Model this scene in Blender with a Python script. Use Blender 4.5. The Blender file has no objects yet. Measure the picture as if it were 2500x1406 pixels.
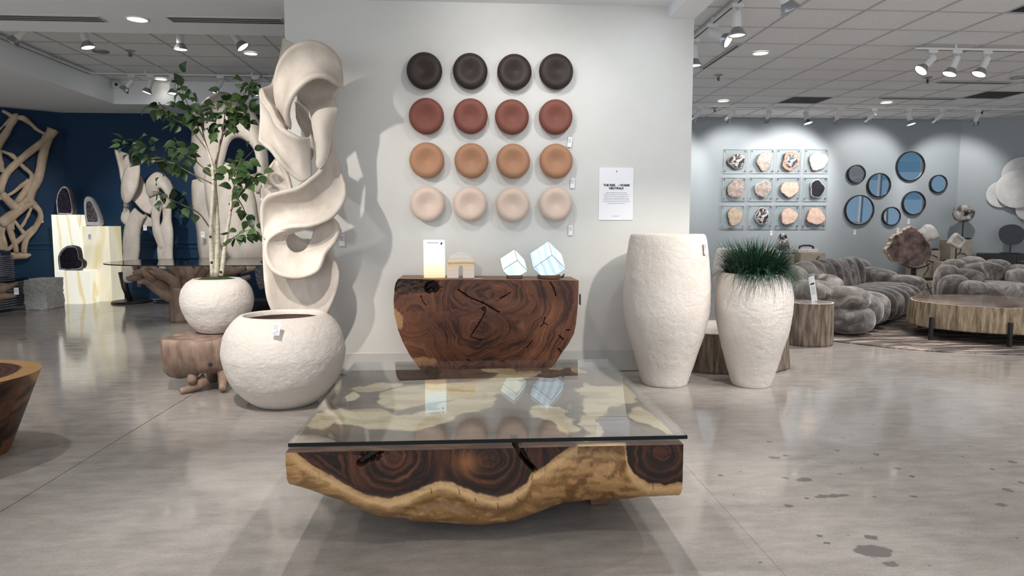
import bpy, bmesh, math, random
import numpy as np
from mathutils import Vector, Matrix, Euler

random.seed(7)
RNG = np.random.RandomState(11)
PI = math.pi
scene = bpy.context.scene
C = scene.collection

# ---------------------------------------------------------------- camera
F_PX, CAM_H = 1674.0, 1.25
YAW, PITCH = math.radians(3.69), math.radians(5.22)
cam_d = bpy.data.cameras.new('camera')
cam_d.sensor_width = 36.0
cam_d.lens = F_PX / 2500.0 * 36.0
cam_d.clip_start, cam_d.clip_end = 0.05, 100
cam = bpy.data.objects.new('camera', cam_d)
cam.location = (0, 0, CAM_H)
cam.rotation_euler = (PI / 2 - PITCH, 0, -YAW)
C.objects.link(cam)
scene.camera = cam

# ---------------------------------------------------------------- world, exposure
world = bpy.data.worlds.new('daylight')
scene.world = world
world.use_nodes = True
wb = world.node_tree.nodes['Background']
wb.inputs[0].default_value = (0.86, 0.92, 1.0, 1)
wb.inputs[1].default_value = 1.95
scene.view_settings.view_transform = 'Standard'
scene.view_settings.look = 'None'
scene.view_settings.exposure = 0.28
scene.view_settings.gamma = 1.0
scene.view_settings.use_curve_mapping = False

# ---------------------------------------------------------------- ceiling spots of the showroom (unseen lamps, some added only to brighten)
def spot(pos, target, watts, deg, blend=0.5, radius=0.05, color=(1, 0.95, 0.88)):
    l = bpy.data.lights.new('spot_light', 'SPOT')
    l.energy = watts; l.spot_size = math.radians(deg); l.spot_blend = blend
    l.shadow_soft_size = radius; l.color = color
    o = bpy.data.objects.new('spot_light', l)
    o.location = pos
    d = Vector(target) - Vector(pos)
    o.rotation_euler = d.to_track_quat('-Z', 'Y').to_euler()
    C.objects.link(o)
    return o
WARM = (1.0, 0.945, 0.88); NEUT = (1.0, 0.98, 0.96); COOL = (0.90, 0.95, 1.0)
SPOTS = [
    # wall wash over the round wall discs
    ((1.7, 4.1, 2.98), (0.1, 5.76, 1.75), 78, 66, 0.9, 0.04, NEUT),
    ((-0.3, 4.2, 2.98), (0.5, 5.76, 1.7), 42, 66, 0.9, 0.04, NEUT),
    ((1.5, 4.2, 2.9), (1.3, 5.76, 2.0), 48, 80, 1.0, 0.05, COOL),
    ((0.3, 4.7, 3.0), (0.25, 5.76, 2.4), 18, 110, 1.0, 0.05, NEUT),
    # large sculpture and left hand planters
    ((-2.5, 3.0, 2.98), (-1.3, 5.4, 1.6), 235, 40, 0.7, 0.04, WARM),
    ((-1.6, 2.6, 2.98), (-1.5, 4.9, 0.5), 330, 38, 0.8, 0.05, WARM),
    ((-3.2, 3.6, 2.98), (-2.0, 5.5, 1.2), 95, 50, 0.8, 0.05, NEUT),
    # coffee table
    ((0.3, 1.2, 2.98), (0.1, 3.0, 0.4), 50, 60, 0.8, 0.06, WARM),
    ((0.9, 4.3, 2.98), (0.3, 2.6, 0.2), 165, 70, 0.8, 0.05, NEUT),
    ((-0.8, 4.0, 2.98), (-0.2, 2.6, 0.2), 125, 70, 0.8, 0.05, NEUT),
    # tall planters
    ((2.3, 2.8, 3.05), (1.7, 5.3, 0.7), 265, 37, 0.8, 0.05, WARM),
    ((3.2, 3.6, 3.05), (2.2, 5.3, 0.6), 175, 40, 0.8, 0.05, NEUT),
    # left room: spots without heads added to brighten carved pieces, driftwood and geodes
    ((-4.6, 8.0, 3.36), (-5.0, 11.4, 1.5), 330, 40, 0.8, 0.05, NEUT),
    ((-3.3, 7.4, 3.36), (-3.3, 10.2, 1.8), 280, 46, 0.8, 0.05, NEUT),
    ((-4.6, 9.0, 3.34), (-7.3, 11.6, 1.45), 190, 31, 0.9, 0.05, NEUT),
    ((-2.6, 7.6, 3.36), (-3.8, 9.2, 0.7), 90, 50, 0.8, 0.05, WARM),
]
# unseen downlights added as general fill for the shop floor
for x, y, w in ((4.2, 1.6, 45), (3.5, 4.0, 150), (6.2, 2.6, 190), (6.2, 5.0, 130), (8.8, 4.6, 200), (9.0, 7.5, 180),
                (-3.2, 1.2, 60), (-3.3, 4.2, 80), (-5.8, 2.6, 160), (-6.0, 5.4, 130), (-8.6, 5.0, 140), (0.6, -1.6, 60), (-0.6, -3.2, 100), (3.6, -2.2, 90), (-4.0, -2.2, 90)):
    SPOTS.append(((x, y, 2.99 if x < 1.8 else 3.1), (x, y, 0), w, 150, 1.0, 0.06, NEUT))
for s in SPOTS: spot(*s)

# ---------------------------------------------------------------- photo frame -> place
_cp, _sp, _cy, _sy = math.cos(PITCH), math.sin(PITCH), math.cos(YAW), math.sin(YAW)
FW = np.array([_sy * _cp, _cy * _cp, -_sp]); RT = np.array([_cy, -_sy, 0.0]); UP = np.cross(RT, FW)
CP = np.array([0, 0, CAM_H])
def ray(x, y): return FW + RT * (x - 1250) / F_PX + UP * (703 - y) / F_PX
def PZ(x, y, z):
    d = ray(x, y); return Vector(CP + d * (z - CAM_H) / d[2])
def PY(x, y, Y):
    d = ray(x, y); return Vector(CP + d * Y / d[1])
def PJ(P):
    P = np.asarray(P, float); v = P - CP; c = v @ FW
    return 1250 + F_PX * (v @ RT) / c, 703 - F_PX * (v @ UP) / c

# ---------------------------------------------------------------- numpy noise
_perm = RNG.rand(64, 64, 64)
def vnoise(x, y, z=0.0):
    x, y, z = np.broadcast_arrays(np.asarray(x, float), np.asarray(y, float), np.asarray(z, float))
    xi, yi, zi = np.floor(x).astype(int), np.floor(y).astype(int), np.floor(z).astype(int)
    fx, fy, fz = x - xi, y - yi, z - zi
    fx, fy, fz = fx * fx * (3 - 2 * fx), fy * fy * (3 - 2 * fy), fz * fz * (3 - 2 * fz)
    def g(a, b, c): return _perm[(xi + a) % 64, (yi + b) % 64, (zi + c) % 64]
    r = 0
    for a in (0, 1):
        for b in (0, 1):
            for c in (0, 1):
                r = r + g(a, b, c) * (fx if a else 1 - fx) * (fy if b else 1 - fy) * (fz if c else 1 - fz)
    return r
def fbm(x, y, z=0.0, o=4):
    s, a, t = 0, 0.5, 0
    for i in range(o):
        s = s + a * vnoise(np.asarray(x) * 2 ** i + 7.3 * i, np.asarray(y) * 2 ** i + 3.1 * i, np.asarray(z) * 2 ** i); t += a; a *= 0.5
    return s / t          # 0..1
def sstep(a, b, x):
    t = np.clip((x - a) / (b - a), 0, 1); return t * t * (3 - 2 * t)
def mixc(a, b, t):
    t = np.asarray(t)[..., None]; return np.asarray(a) * (1 - t) + np.asarray(b) * t
def seg_dist(px, py, pts):
    d = np.full(np.shape(px), 1e9); 
    for (x0, y0), (x1, y1) in zip(pts[:-1], pts[1:]):
        dx, dy = x1 - x0, y1 - y0
        t = np.clip(((px - x0) * dx + (py - y0) * dy) / (dx * dx + dy * dy + 1e-9), 0, 1)
        d = np.minimum(d, np.hypot(px - x0 - t * dx, py - y0 - t * dy))
    return d
def catmull(pts, n):
    """resample a list of equal length tuples with a Catmull-Rom spline -> n rows"""
    P = np.asarray(pts, float); m = len(P)
    P = np.vstack([2 * P[0] - P[1], P, 2 * P[-1] - P[-2]])
    out = []
    for k in range(n):
        u = k / (n - 1) * (m - 1); i = min(int(u), m - 2); t = u - i
        p0, p1, p2, p3 = P[i], P[i + 1], P[i + 2], P[i + 3]
        out.append(0.5 * (2 * p1 + (p2 - p0) * t + (2 * p0 - 5 * p1 + 4 * p2 - p3) * t * t + (3 * p1 - p0 - 3 * p2 + p3) * t ** 3))
    return np.array(out)

# ---------------------------------------------------------------- materials
def _mat(name):
    m = bpy.data.materials.new(name); m.use_nodes = True
    nt = m.node_tree; return m, nt, nt.nodes['Principled BSDF']
def nd(nt, t, **kw):
    n = nt.nodes.new(t)
    for k, v in kw.items():
        if k.startswith('i_'):
            key = k[2:]; n.inputs[int(key) if key.isdigit() else key].default_value = v
        else: setattr(n, k, v)
    return n
def ramp(nt, fac, stops):
    r = nt.nodes.new('ShaderNodeValToRGB'); e = r.color_ramp.elements
    while len(e) > 1: e.remove(e[-1])
    e[0].position = stops[0][0]; e[0].color = (*stops[0][1], 1)
    for p, c in stops[1:]:
        q = e.new(p); q.color = (*c, 1)
    nt.links.new(fac, r.inputs[0]); return r.outputs[0]
def mat(name, col, rough=0.5, metal=0.0, col2=None, vscale=4.0, stretch=(1, 1, 1), lo=0.35, hi=0.65, bump=0.0, bscale=40.0, bdist=0.01,
        emit=0.0, spec=0.5, sheen=0.0, coat=0.0, detail=5.0, bstretch=None, btype='noise', trans=0.0, rvar=0.0):
    m, nt, b = _mat(name); L = nt.links.new
    b.inputs['Roughness'].default_value = rough; b.inputs['Metallic'].default_value = metal
    b.inputs['Specular IOR Level'].default_value = spec
    b.inputs['Base Color'].default_value = (*col, 1)
    if sheen: b.inputs['Sheen Weight'].default_value = sheen; b.inputs['Sheen Roughness'].default_value = 0.35
    if coat: b.inputs['Coat Weight'].default_value = coat; b.inputs['Coat Roughness'].default_value = 0.12
    if trans: b.inputs['Transmission Weight'].default_value = trans
    tc = nd(nt, 'ShaderNodeTexCoord')
    if col2 is not None:
        mp = nd(nt, 'ShaderNodeMapping'); mp.inputs['Scale'].default_value = stretch
        L(tc.outputs['Object'], mp.inputs[0])
        nz = nd(nt, 'ShaderNodeTexNoise', i_Scale=vscale, i_Detail=detail, i_Roughness=0.6)
        L(mp.outputs[0], nz.inputs['Vector'])
        c = ramp(nt, nz.outputs[0], [(lo, col), (hi, col2)])
        L(c, b.inputs['Base Color'])
        if rvar:
            mr = nd(nt, 'ShaderNodeMapRange'); mr.inputs[3].default_value = rough - rvar; mr.inputs[4].default_value = rough + rvar
            L(nz.outputs[0], mr.inputs[0]); L(mr.outputs[0], b.inputs['Roughness'])
    else: c = None
    if emit:
        b.inputs['Emission Strength'].default_value = emit
        if c is not None: L(c, b.inputs['Emission Color'])
        else: b.inputs['Emission Color'].default_value = (*col, 1)
    if bump:
        mp2 = nd(nt, 'ShaderNodeMapping'); mp2.inputs['Scale'].default_value = bstretch or (1, 1, 1)
        L(tc.outputs['Object'], mp2.inputs[0])
        if btype == 'noise': n2 = nd(nt, 'ShaderNodeTexNoise', i_Scale=bscale, i_Detail=6.0, i_Roughness=0.6)
        else: n2 = nd(nt, 'ShaderNodeTexVoronoi', i_Scale=bscale, feature='F1')
        L(mp2.outputs[0], n2.inputs['Vector'])
        bp = nd(nt, 'ShaderNodeBump', i_Strength=bump, i_Distance=bdist)
        L(n2.outputs[0], bp.inputs['Height']); L(bp.outputs[0], b.inputs['Normal'])
    return m
def attr_mat(name, rough=0.35, grain=0.25, gscale=60, gstretch=(1, 1, 1), bump=0.1, spec=0.5, coat=0.0, emit=0.0):
    """colour from the mesh's own 'Col' attribute, fine grain on top"""
    m, nt, b = _mat(name); L = nt.links.new
    at = nd(nt, 'ShaderNodeAttribute', attribute_name='Col')
    tc = nd(nt, 'ShaderNodeTexCoord'); mp = nd(nt, 'ShaderNodeMapping'); mp.inputs['Scale'].default_value = gstretch
    L(tc.outputs['Object'], mp.inputs[0])
    nz = nd(nt, 'ShaderNodeTexNoise', i_Scale=gscale, i_Detail=4.0, i_Roughness=0.65); L(mp.outputs[0], nz.inputs['Vector'])
    mr = nd(nt, 'ShaderNodeMapRange'); mr.inputs[1].default_value = 0.25; mr.inputs[2].default_value = 0.75
    mr.inputs[3].default_value = 1 - grain; mr.inputs[4].default_value = 1 + grain; L(nz.outputs[0], mr.inputs[0])
    mx = nd(nt, 'ShaderNodeVectorMath', operation='SCALE'); L(at.outputs['Color'], mx.inputs[0]); L(mr.outputs[0], mx.inputs['Scale'])
    L(mx.outputs[0], b.inputs['Base Color'])
    b.inputs['Roughness'].default_value = rough; b.inputs['Specular IOR Level'].default_value = spec
    if coat: b.inputs['Coat Weight'].default_value = coat; b.inputs['Coat Roughness'].default_value = 0.15
    if emit:
        L(mx.outputs[0], b.inputs['Emission Color']); b.inputs['Emission Strength'].default_value = emit
    if bump:
        bp = nd(nt, 'ShaderNodeBump', i_Strength=bump, i_Distance=0.004); L(nz.outputs[0], bp.inputs['Height']); L(bp.outputs[0], b.inputs['Normal'])
    return m
def thin_glass(name, tint=(0.94, 0.97, 0.96), f0=0.04):
    m = bpy.data.materials.new(name); m.use_nodes = True; nt = m.node_tree; nt.nodes.clear(); L = nt.links.new
    out = nd(nt, 'ShaderNodeOutputMaterial'); geo = nd(nt, 'ShaderNodeNewGeometry')
    dt = nd(nt, 'ShaderNodeVectorMath', operation='DOT_PRODUCT'); L(geo.outputs['Normal'], dt.inputs[0]); L(geo.outputs['Incoming'], dt.inputs[1])
    ab = nd(nt, 'ShaderNodeMath', operation='ABSOLUTE'); L(dt.outputs['Value'], ab.inputs[0])
    om = nd(nt, 'ShaderNodeMath', operation='SUBTRACT'); om.inputs[0].default_value = 1; L(ab.outputs[0], om.inputs[1])
    pw = nd(nt, 'ShaderNodeMath', operation='POWER'); pw.inputs[1].default_value = 5; L(om.outputs[0], pw.inputs[0])
    ma = nd(nt, 'ShaderNodeMath', operation='MULTIPLY_ADD'); ma.inputs[1].default_value = 1 - f0; ma.inputs[2].default_value = f0; L(pw.outputs[0], ma.inputs[0])
    tr = nd(nt, 'ShaderNodeBsdfTransparent'); tr.inputs[0].default_value = (*tint, 1)
    gl = nd(nt, 'ShaderNodeBsdfGlossy'); gl.inputs['Roughness'].default_value = 0.0
    mx = nd(nt, 'ShaderNodeMixShader'); L(ma.outputs[0], mx.inputs[0]); L(tr.outputs[0], mx.inputs[1]); L(gl.outputs[0], mx.inputs[2])
    L(mx.outputs[0], out.inputs[0]); return m

def floor_mat():
    m, nt, b = _mat('polished_concrete'); L = nt.links.new
    geo = nd(nt, 'ShaderNodeNewGeometry')
    pos = geo.outputs['Position']
    n1 = nd(nt, 'ShaderNodeTexNoise', i_Scale=0.9, i_Detail=6.0, i_Roughness=0.62); L(pos, n1.inputs['Vector'])
    mp = nd(nt, 'ShaderNodeMapping'); mp.inputs['Scale'].default_value = (1.0, 2.6, 1); L(pos, mp.inputs[0])
    n2 = nd(nt, 'ShaderNodeTexNoise', i_Scale=5.0, i_Detail=8.0, i_Roughness=0.7); L(mp.outputs[0], n2.inputs['Vector'])
    n3 = nd(nt, 'ShaderNodeTexNoise', i_Scale=120.0, i_Detail=2.0); L(pos, n3.inputs['Vector'])
    c1 = ramp(nt, n1.outputs[0], [(0.3, (0.285, 0.256, 0.232)), (0.5, (0.355, 0.323, 0.296)), (0.72, (0.41, 0.377, 0.350))])
    r2 = nd(nt, 'ShaderNodeMapRange'); r2.inputs[1].default_value = 0.3; r2.inputs[2].default_value = 0.7; r2.inputs[3].default_value = 0.80; r2.inputs[4].default_value = 1.18; L(n2.outputs[0], r2.inputs[0])
    r3 = nd(nt, 'ShaderNodeMapRange'); r3.inputs[1].default_value = 0.3; r3.inputs[2].default_value = 0.7; r3.inputs[3].default_value = 0.9; r3.inputs[4].default_value = 1.08; L(n3.outputs[0], r3.inputs[0])
    mm = nd(nt, 'ShaderNodeMath', operation='MULTIPLY'); L(r2.outputs[0], mm.inputs[0]); L(r3.outputs[0], mm.inputs[1])
    sc = nd(nt, 'ShaderNodeVectorMath', operation='SCALE'); L(c1, sc.inputs[0]); L(mm.outputs[0], sc.inputs['Scale'])
    # spalled / patched spots, scattered over the right hand bays: voronoi cells kept only where a slow noise allows
    wob = nd(nt, 'ShaderNodeTexNoise', i_Scale=26.0, i_Detail=3.0); L(pos, wob.inputs['Vector'])
    wv = nd(nt, 'ShaderNodeVectorMath', operation='MULTIPLY_ADD'); L(wob.outputs['Color'], wv.inputs[0]); wv.inputs[1].default_value = (0.05, 0.05, 0); L(pos, wv.inputs[2])
    fl = nd(nt, 'ShaderNodeVectorMath', operation='MULTIPLY'); L(wv.outputs[0], fl.inputs[0]); fl.inputs[1].default_value = (1, 1, 0)
    vo = nd(nt, 'ShaderNodeTexVoronoi', i_Scale=6.2, voronoi_dimensions='2D'); L(fl.outputs[0], vo.inputs['Vector'])
    sepc = nd(nt, 'ShaderNodeSeparateColor'); L(vo.outputs['Color'], sepc.inputs[0])
    # radius depends on the cell's own random value: most cells none
    rad = nd(nt, 'ShaderNodeMapRange'); rad.inputs[1].default_value = 0.5; rad.inputs[2].default_value = 1.0; rad.inputs[3].default_value = 0.0; rad.inputs[4].default_value = 0.15; L(sepc.outputs[0], rad.inputs[0])
    sx = nd(nt, 'ShaderNodeSeparateXYZ'); L(pos, sx.inputs[0])
    side = nd(nt, 'ShaderNodeMapRange'); side.inputs[1].default_value = 0.5; side.inputs[2].default_value = 1.6; L(sx.outputs[0], side.inputs[0])
    far = nd(nt, 'ShaderNodeMapRange'); far.inputs[1].default_value = 4.9; far.inputs[2].default_value = 3.6; L(sx.outputs[1], far.inputs[0])
    k1 = nd(nt, 'ShaderNodeMath', operation='MULTIPLY'); L(rad.outputs[0], k1.inputs[0]); L(side.outputs[0], k1.inputs[1])
    k2 = nd(nt, 'ShaderNodeMath', operation='MULTIPLY'); L(k1.outputs[0], k2.inputs[0]); L(far.outputs[0], k2.inputs[1])
    sp = nd(nt, 'ShaderNodeMath', operation='SUBTRACT'); L(k2.outputs[0], sp.inputs[0]); L(vo.outputs['Distance'], sp.inputs[1])
    sm = nd(nt, 'ShaderNodeMapRange'); sm.inputs[1].default_value = 0.0; sm.inputs[2].default_value = 0.02; L(sp.outputs[0], sm.inputs[0])
    cur = sm.outputs[0]
    for (px, py, rx, ry) in [(2128, 1142 + 203, 0.075, 0.05), (2126, 1312, 0.03, 0.025), (2175, 1378, 0.03, 0.022), (1963, 1171, 0.04, 0.028), (1890, 1117, 0.034, 0.022), (2030, 1211, 0.09, 0.016)]:
        P = PZ(px, py, 0)
        dd = nd(nt, 'ShaderNodeVectorMath', operation='SUBTRACT'); L(fl.outputs[0], dd.inputs[0]); dd.inputs[1].default_value = (P.x + .025, P.y + .025, 0)
        ds = nd(nt, 'ShaderNodeVectorMath', operation='MULTIPLY'); L(dd.outputs[0], ds.inputs[0]); ds.inputs[1].default_value = (1 / rx, 1 / ry, 0)
        ln = nd(nt, 'ShaderNodeVectorMath', operation='LENGTH'); L(ds.outputs[0], ln.inputs[0])
        lr = nd(nt, 'ShaderNodeMapRange'); lr.inputs[1].default_value = 1.08; lr.inputs[2].default_value = 0.92; L(ln.outputs['Value'], lr.inputs[0])
        mxx = nd(nt, 'ShaderNodeMath', operation='MAXIMUM'); L(cur, mxx.inputs[0]); L(lr.outputs[0], mxx.inputs[1]); cur = mxx.outputs[0]
    mix = nd(nt, 'ShaderNodeMix', data_type='RGBA'); L(cur, mix.inputs[0]); L(sc.outputs[0], mix.inputs[6]); mix.inputs[7].default_value = (0.17, 0.155, 0.15, 1)
    L(mix.outputs[2], b.inputs['Base Color'])
    rr = nd(nt, 'ShaderNodeMapRange'); rr.inputs[1].default_value = 0.3; rr.inputs[2].default_value = 0.7; rr.inputs[3].default_value = 0.05; rr.inputs[4].default_value = 0.17; L(n2.outputs[0], rr.inputs[0])
    L(rr.outputs[0], b.inputs['Roughness'])
    b.inputs['Specular IOR Level'].default_value = 0.5
    bp = nd(nt, 'ShaderNodeBump', i_Strength=0.05, i_Distance=0.01); L(n1.outputs[0], bp.inputs['Height']); L(bp.outputs[0], b.inputs['Normal'])
    return m

MT = {}
MT['floor'] = floor_mat()
MT['joint'] = mat('joint_filler', (0.16, 0.15, 0.14), 0.8)
MT['greige'] = mat('greige_paint', (0.60, 0.59, 0.555), 0.55, col2=(0.64, 0.63, 0.60), vscale=2.0, bump=0.04, bscale=220)
MT['greige_trim'] = mat('greige_trim_paint', (0.52, 0.51, 0.485), 0.4)
MT['grayblue'] = mat('gray_blue_paint', (0.34, 0.375, 0.395), 0.5, bump=0.04, bscale=220)
MT['navy'] = mat('navy_paint', (0.0045, 0.028, 0.072), 0.6, spec=0.25, bump=0.03, bscale=200)
MT['white_paint'] = mat('ceiling_white_paint', (0.86, 0.88, 0.90), 0.7)
MT['tile'] = mat('mineral_ceiling_tile', (0.76, 0.77, 0.78), 0.9, col2=(0.84, 0.85, 0.86), vscale=60, bump=0.15, bscale=160, bdist=0.004)
MT['tbar'] = mat('ceiling_grid_metal', (0.50, 0.50, 0.51), 0.5)
MT['slot'] = mat('diffuser_black', (0.012, 0.012, 0.013), 0.6)
MT['grille'] = mat('return_grille', (0.045, 0.045, 0.05), 0.6)
MT['white_metal'] = mat('white_enamel', (0.78, 0.78, 0.78), 0.35)
MT['chrome'] = mat('spun_aluminium', (0.42, 0.43, 0.45), 0.28, metal=0.9)
MT['lens'] = mat('lit_lamp_lens', (1, 0.97, 0.93), 0.3, emit=4.5)
MT['downlens'] = mat('lit_downlight_lens', (1.0, 0.93, 0.76), 0.4, emit=2.6)
MT['black'] = mat('black_metal', (0.012, 0.012, 0.013), 0.4)
MT['paper'] = mat('white_card', (0.80, 0.80, 0.82), 0.6)
MT['ink'] = mat('black_ink', (0.015, 0.015, 0.02), 0.7)
MT['inkgray'] = mat('gray_ink', (0.22, 0.22, 0.27), 0.7)
MT['red'] = mat('red_ink', (0.5, 0.02, 0.06), 0.6)
MT['glass'] = thin_glass('clear_table_glass', (0.93, 0.965, 0.955))
MT['glass_top'] = thin_glass('clear_table_top_glass', (0.95, 0.975, 0.965), 0.05)
MT['acrylic'] = thin_glass('clear_acrylic', (0.97, 0.985, 0.985), 0.03)
MT['glass_edge'] = mat('dark_green_glass_edge', (0.002, 0.005, 0.005), 0.25, spec=0.25)
MT['tinted'] = thin_glass('blue_tinted_window', (0.20, 0.285, 0.345))
MT['mirror'] = mat('mirror_silver', (0.86, 0.90, 0.93), 0.015, metal=1.0)

# ---------------------------------------------------------------- mesh builder
class MB:
    def __init__(s): s.v = []; s.f = []
    def add(s, vs, fs):
        o = len(s.v); s.v += [tuple(map(float, p)) for p in vs]; s.f += [tuple(i + o for i in f) for f in fs]; return s
    def box(s, c, d, rz=0.0, rot=None):
        hx, hy, hz = d[0] / 2, d[1] / 2, d[2] / 2
        R = rot.to_matrix() if rot else Matrix.Rotation(rz, 3, 'Z')
        vs = [R @ Vector((x, y, z)) + Vector(c) for x in (-hx, hx) for y in (-hy, hy) for z in (-hz, hz)]
        return s.add(vs, [(0, 1, 3, 2), (4, 6, 7, 5), (0, 4, 5, 1), (2, 3, 7, 6), (0, 2, 6, 4), (1, 5, 7, 3)])
    def bb(s, a, b):
        return s.box([(a[i] + b[i]) / 2 for i in range(3)], [abs(b[i] - a[i]) for i in range(3)])
    def tube(s, path, radii, n=8, cap=True):
        P = [Vector(p) for p in path]; m = len(P)
        if not hasattr(radii, '__len__'): radii = [radii] * m
        ref = Vector((0.13, 0.27, 0.95)); vs = []; fs = []
        prev = None
        for i in range(m):
            t = (P[min(i + 1, m - 1)] - P[max(i - 1, 0)])
            if t.length < 1e-9: t = Vector((0, 0, 1))
            t.normalize()
            if prev is None:
                a = t.cross(ref); a = a if a.length > 1e-3 else t.cross(Vector((1, 0, 0))); a.normalize()
            else:
                a = prev - t * prev.dot(t); a.normalize()
            prev = a; b = t.cross(a)
            for k in range(n):
                w = 2 * PI * k / n; vs.append(P[i] + (a * math.cos(w) + b * math.sin(w)) * radii[i])
        for i in range(m - 1):
            for k in range(n):
                k2 = (k + 1) % n; fs.append((i * n + k, i * n + k2, (i + 1) * n + k2, (i + 1) * n + k))
        if cap: fs.append(tuple(range(n - 1, -1, -1))); fs.append(tuple((m - 1) * n + k for k in range(n)))
        return s.add(vs, fs)
    def cyl(s, a, b, r, n=16, r2=None): return s.tube([a, b], [r, r if r2 is None else r2], n)
    def lathe(s, prof, n=48, axis='Z', c=(0, 0, 0), fn=None):
        """prof = [(r, h)]; r == 0 makes a pole"""
        vs = []; fs = []; rows = []
        for (r, h) in prof:
            if r < 1e-6:
                rows.append([len(vs)]); vs.append((0, 0, h))
            else:
                rows.append(list(range(len(vs), len(vs) + n)))
                for k in range(n):
                    w = 2 * PI * k / n; rr = r * (fn(w, h) if fn else 1.0)
                    vs.append((rr * math.cos(w), rr * math.sin(w), h))
        for A, B in zip(rows[:-1], rows[1:]):
            for k in range(n):
                k2 = (k + 1) % n
                if len(A) == 1 and len(B) == 1: continue
                if len(A) == 1: fs.append((A[0], B[k2], B[k]))
                elif len(B) == 1: fs.append((A[k], A[k2], B[0]))
                else: fs.append((A[k], A[k2], B[k2], B[k]))
        if axis == 'Y': vs = [(x, -z, y) for x, y, z in vs]       # height goes towards -Y (towards the viewer of a wall)
        vs = [(x + c[0], y + c[1], z + c[2]) for x, y, z in vs]
        return s.add(vs, fs)
    def prism(s, poly, y0, y1):
        """polygon in XZ extruded along Y"""
        n = len(poly)
        vs = [(x, y0, z) for x, z in poly] + [(x, y1, z) for x, z in poly]
        fs = [tuple(range(n)), tuple(range(2 * n - 1, n - 1, -1))] + [(i, i + n, (i + 1) % n + n, (i + 1) % n) for i in range(n)]
        return s.add(vs, fs)
    def prismz(s, poly, z0, z1):
        n = len(poly)
        vs = [(x, y, z0) for x, y in poly] + [(x, y, z1) for x, y in poly]
        fs = [tuple(range(n - 1, -1, -1)), tuple(range(n, 2 * n))] + [(i, (i + 1) % n, (i + 1) % n + n, i + n) for i in range(n)]
        return s.add(vs, fs)
    def mesh(s, name, m=None, smooth=False):
        assert max(max(f) for f in s.f) < len(s.v), name
        me = bpy.data.meshes.new(name); me.from_pydata(s.v, [], s.f)
        if m: me.materials.append(m)
        bm = bmesh.new(); bm.from_mesh(me); bmesh.ops.recalc_face_normals(bm, faces=bm.faces); bm.to_mesh(me); bm.free()
        if smooth: me.shade_smooth() if hasattr(me, 'shade_smooth') else None
        me.update(); return me
    def build(s, name, m, parent=None, smooth=False, world=True, bevel=0.0, angle=None):
        """link as ONE mesh object; verts are world coordinates unless world=False (then parent-local)"""
        me = s.mesh(name, m, smooth)
        o = bpy.data.objects.new(name, me); C.objects.link(o)
        if parent is not None:
            o.parent = parent
            if world: me.transform(wmat(parent).inverted())
        if bevel:
            b = o.modifiers.new('bevel', 'BEVEL'); b.width = bevel; b.segments = 2; b.limit_method = 'ANGLE'
        if angle:
            me.shade_smooth(); me.set_sharp_from_angle(angle=math.radians(angle))
        return o
def wmat(o):
    M = Matrix.LocRotScale(o.location, o.rotation_euler, o.scale)
    return wmat(o.parent) @ M if o.parent else M
def link_mesh(name, me, parent=None):
    o = bpy.data.objects.new(name, me); C.objects.link(o); o.parent = parent; return o
def tag(o, label, cat, group=None):
    o['label'] = label; o['category'] = cat
    if group: o['group'] = group
    return o
def thing(name, label, cat, loc=(0, 0, 0), rz=0.0, group=None):
    o = bpy.data.objects.new(name, None); C.objects.link(o); o.empty_display_size = 0.1
    o.location = loc; o.rotation_euler = (0, 0, rz)
    return tag(o, label, cat, group)
def struct(o): o['kind'] = 'structure'; return o
def set_col(o_or_me, cols):
    me = getattr(o_or_me, 'data', o_or_me)
    a = me.color_attributes.new('Col', 'FLOAT_COLOR', 'POINT')
    c4 = np.ones((len(me.vertices), 4), np.float32); c4[:, :3] = cols; a.data.foreach_set('color', c4.ravel())
def verts_of(me):
    a = np.empty(len(me.vertices) * 3, np.float32); me.vertices.foreach_get('co', a); return a.reshape(-1, 3).astype(float)
def put_verts(me, a): me.vertices.foreach_set('co', np.asarray(a, np.float32).ravel()); me.update()
def rough_up(me, amp, sc, o=3, along_normals=True):
    v = verts_of(me); n = np.empty(len(v) * 3, np.float32); me.vertices.foreach_get('normal', n); n = n.reshape(-1, 3)
    d = (fbm(v[:, 0] * sc + 5, v[:, 1] * sc + 9, v[:, 2] * sc + 2, o) - 0.5) * 2 * amp
    put_verts(me, v + n * d[:, None])
def text_obj(name, s, size, loc, m, parent, rz=0.0, shear=0.0, bold=0.0, align='CENTER', rx=PI / 2):
    cu = bpy.data.curves.new(name, 'FONT'); cu.body = s; cu.size = size; cu.align_x = align; cu.align_y = 'CENTER'
    cu.extrude = 0.0004; cu.shear = shear; cu.offset = bold; cu.resolution_u = 2
    t = bpy.data.objects.new(name, cu); C.objects.link(t)
    bpy.context.view_layer.update()
    me = bpy.data.meshes.new_from_object(t.evaluated_get(bpy.context.evaluated_depsgraph_get()))
    bpy.data.objects.remove(t); bpy.data.curves.remove(cu)
    me.name = name; me.materials.clear(); me.materials.append(m)
    o = link_mesh(name, me, parent); o.location = loc; o.rotation_euler = (rx, 0, rz); return o

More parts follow.
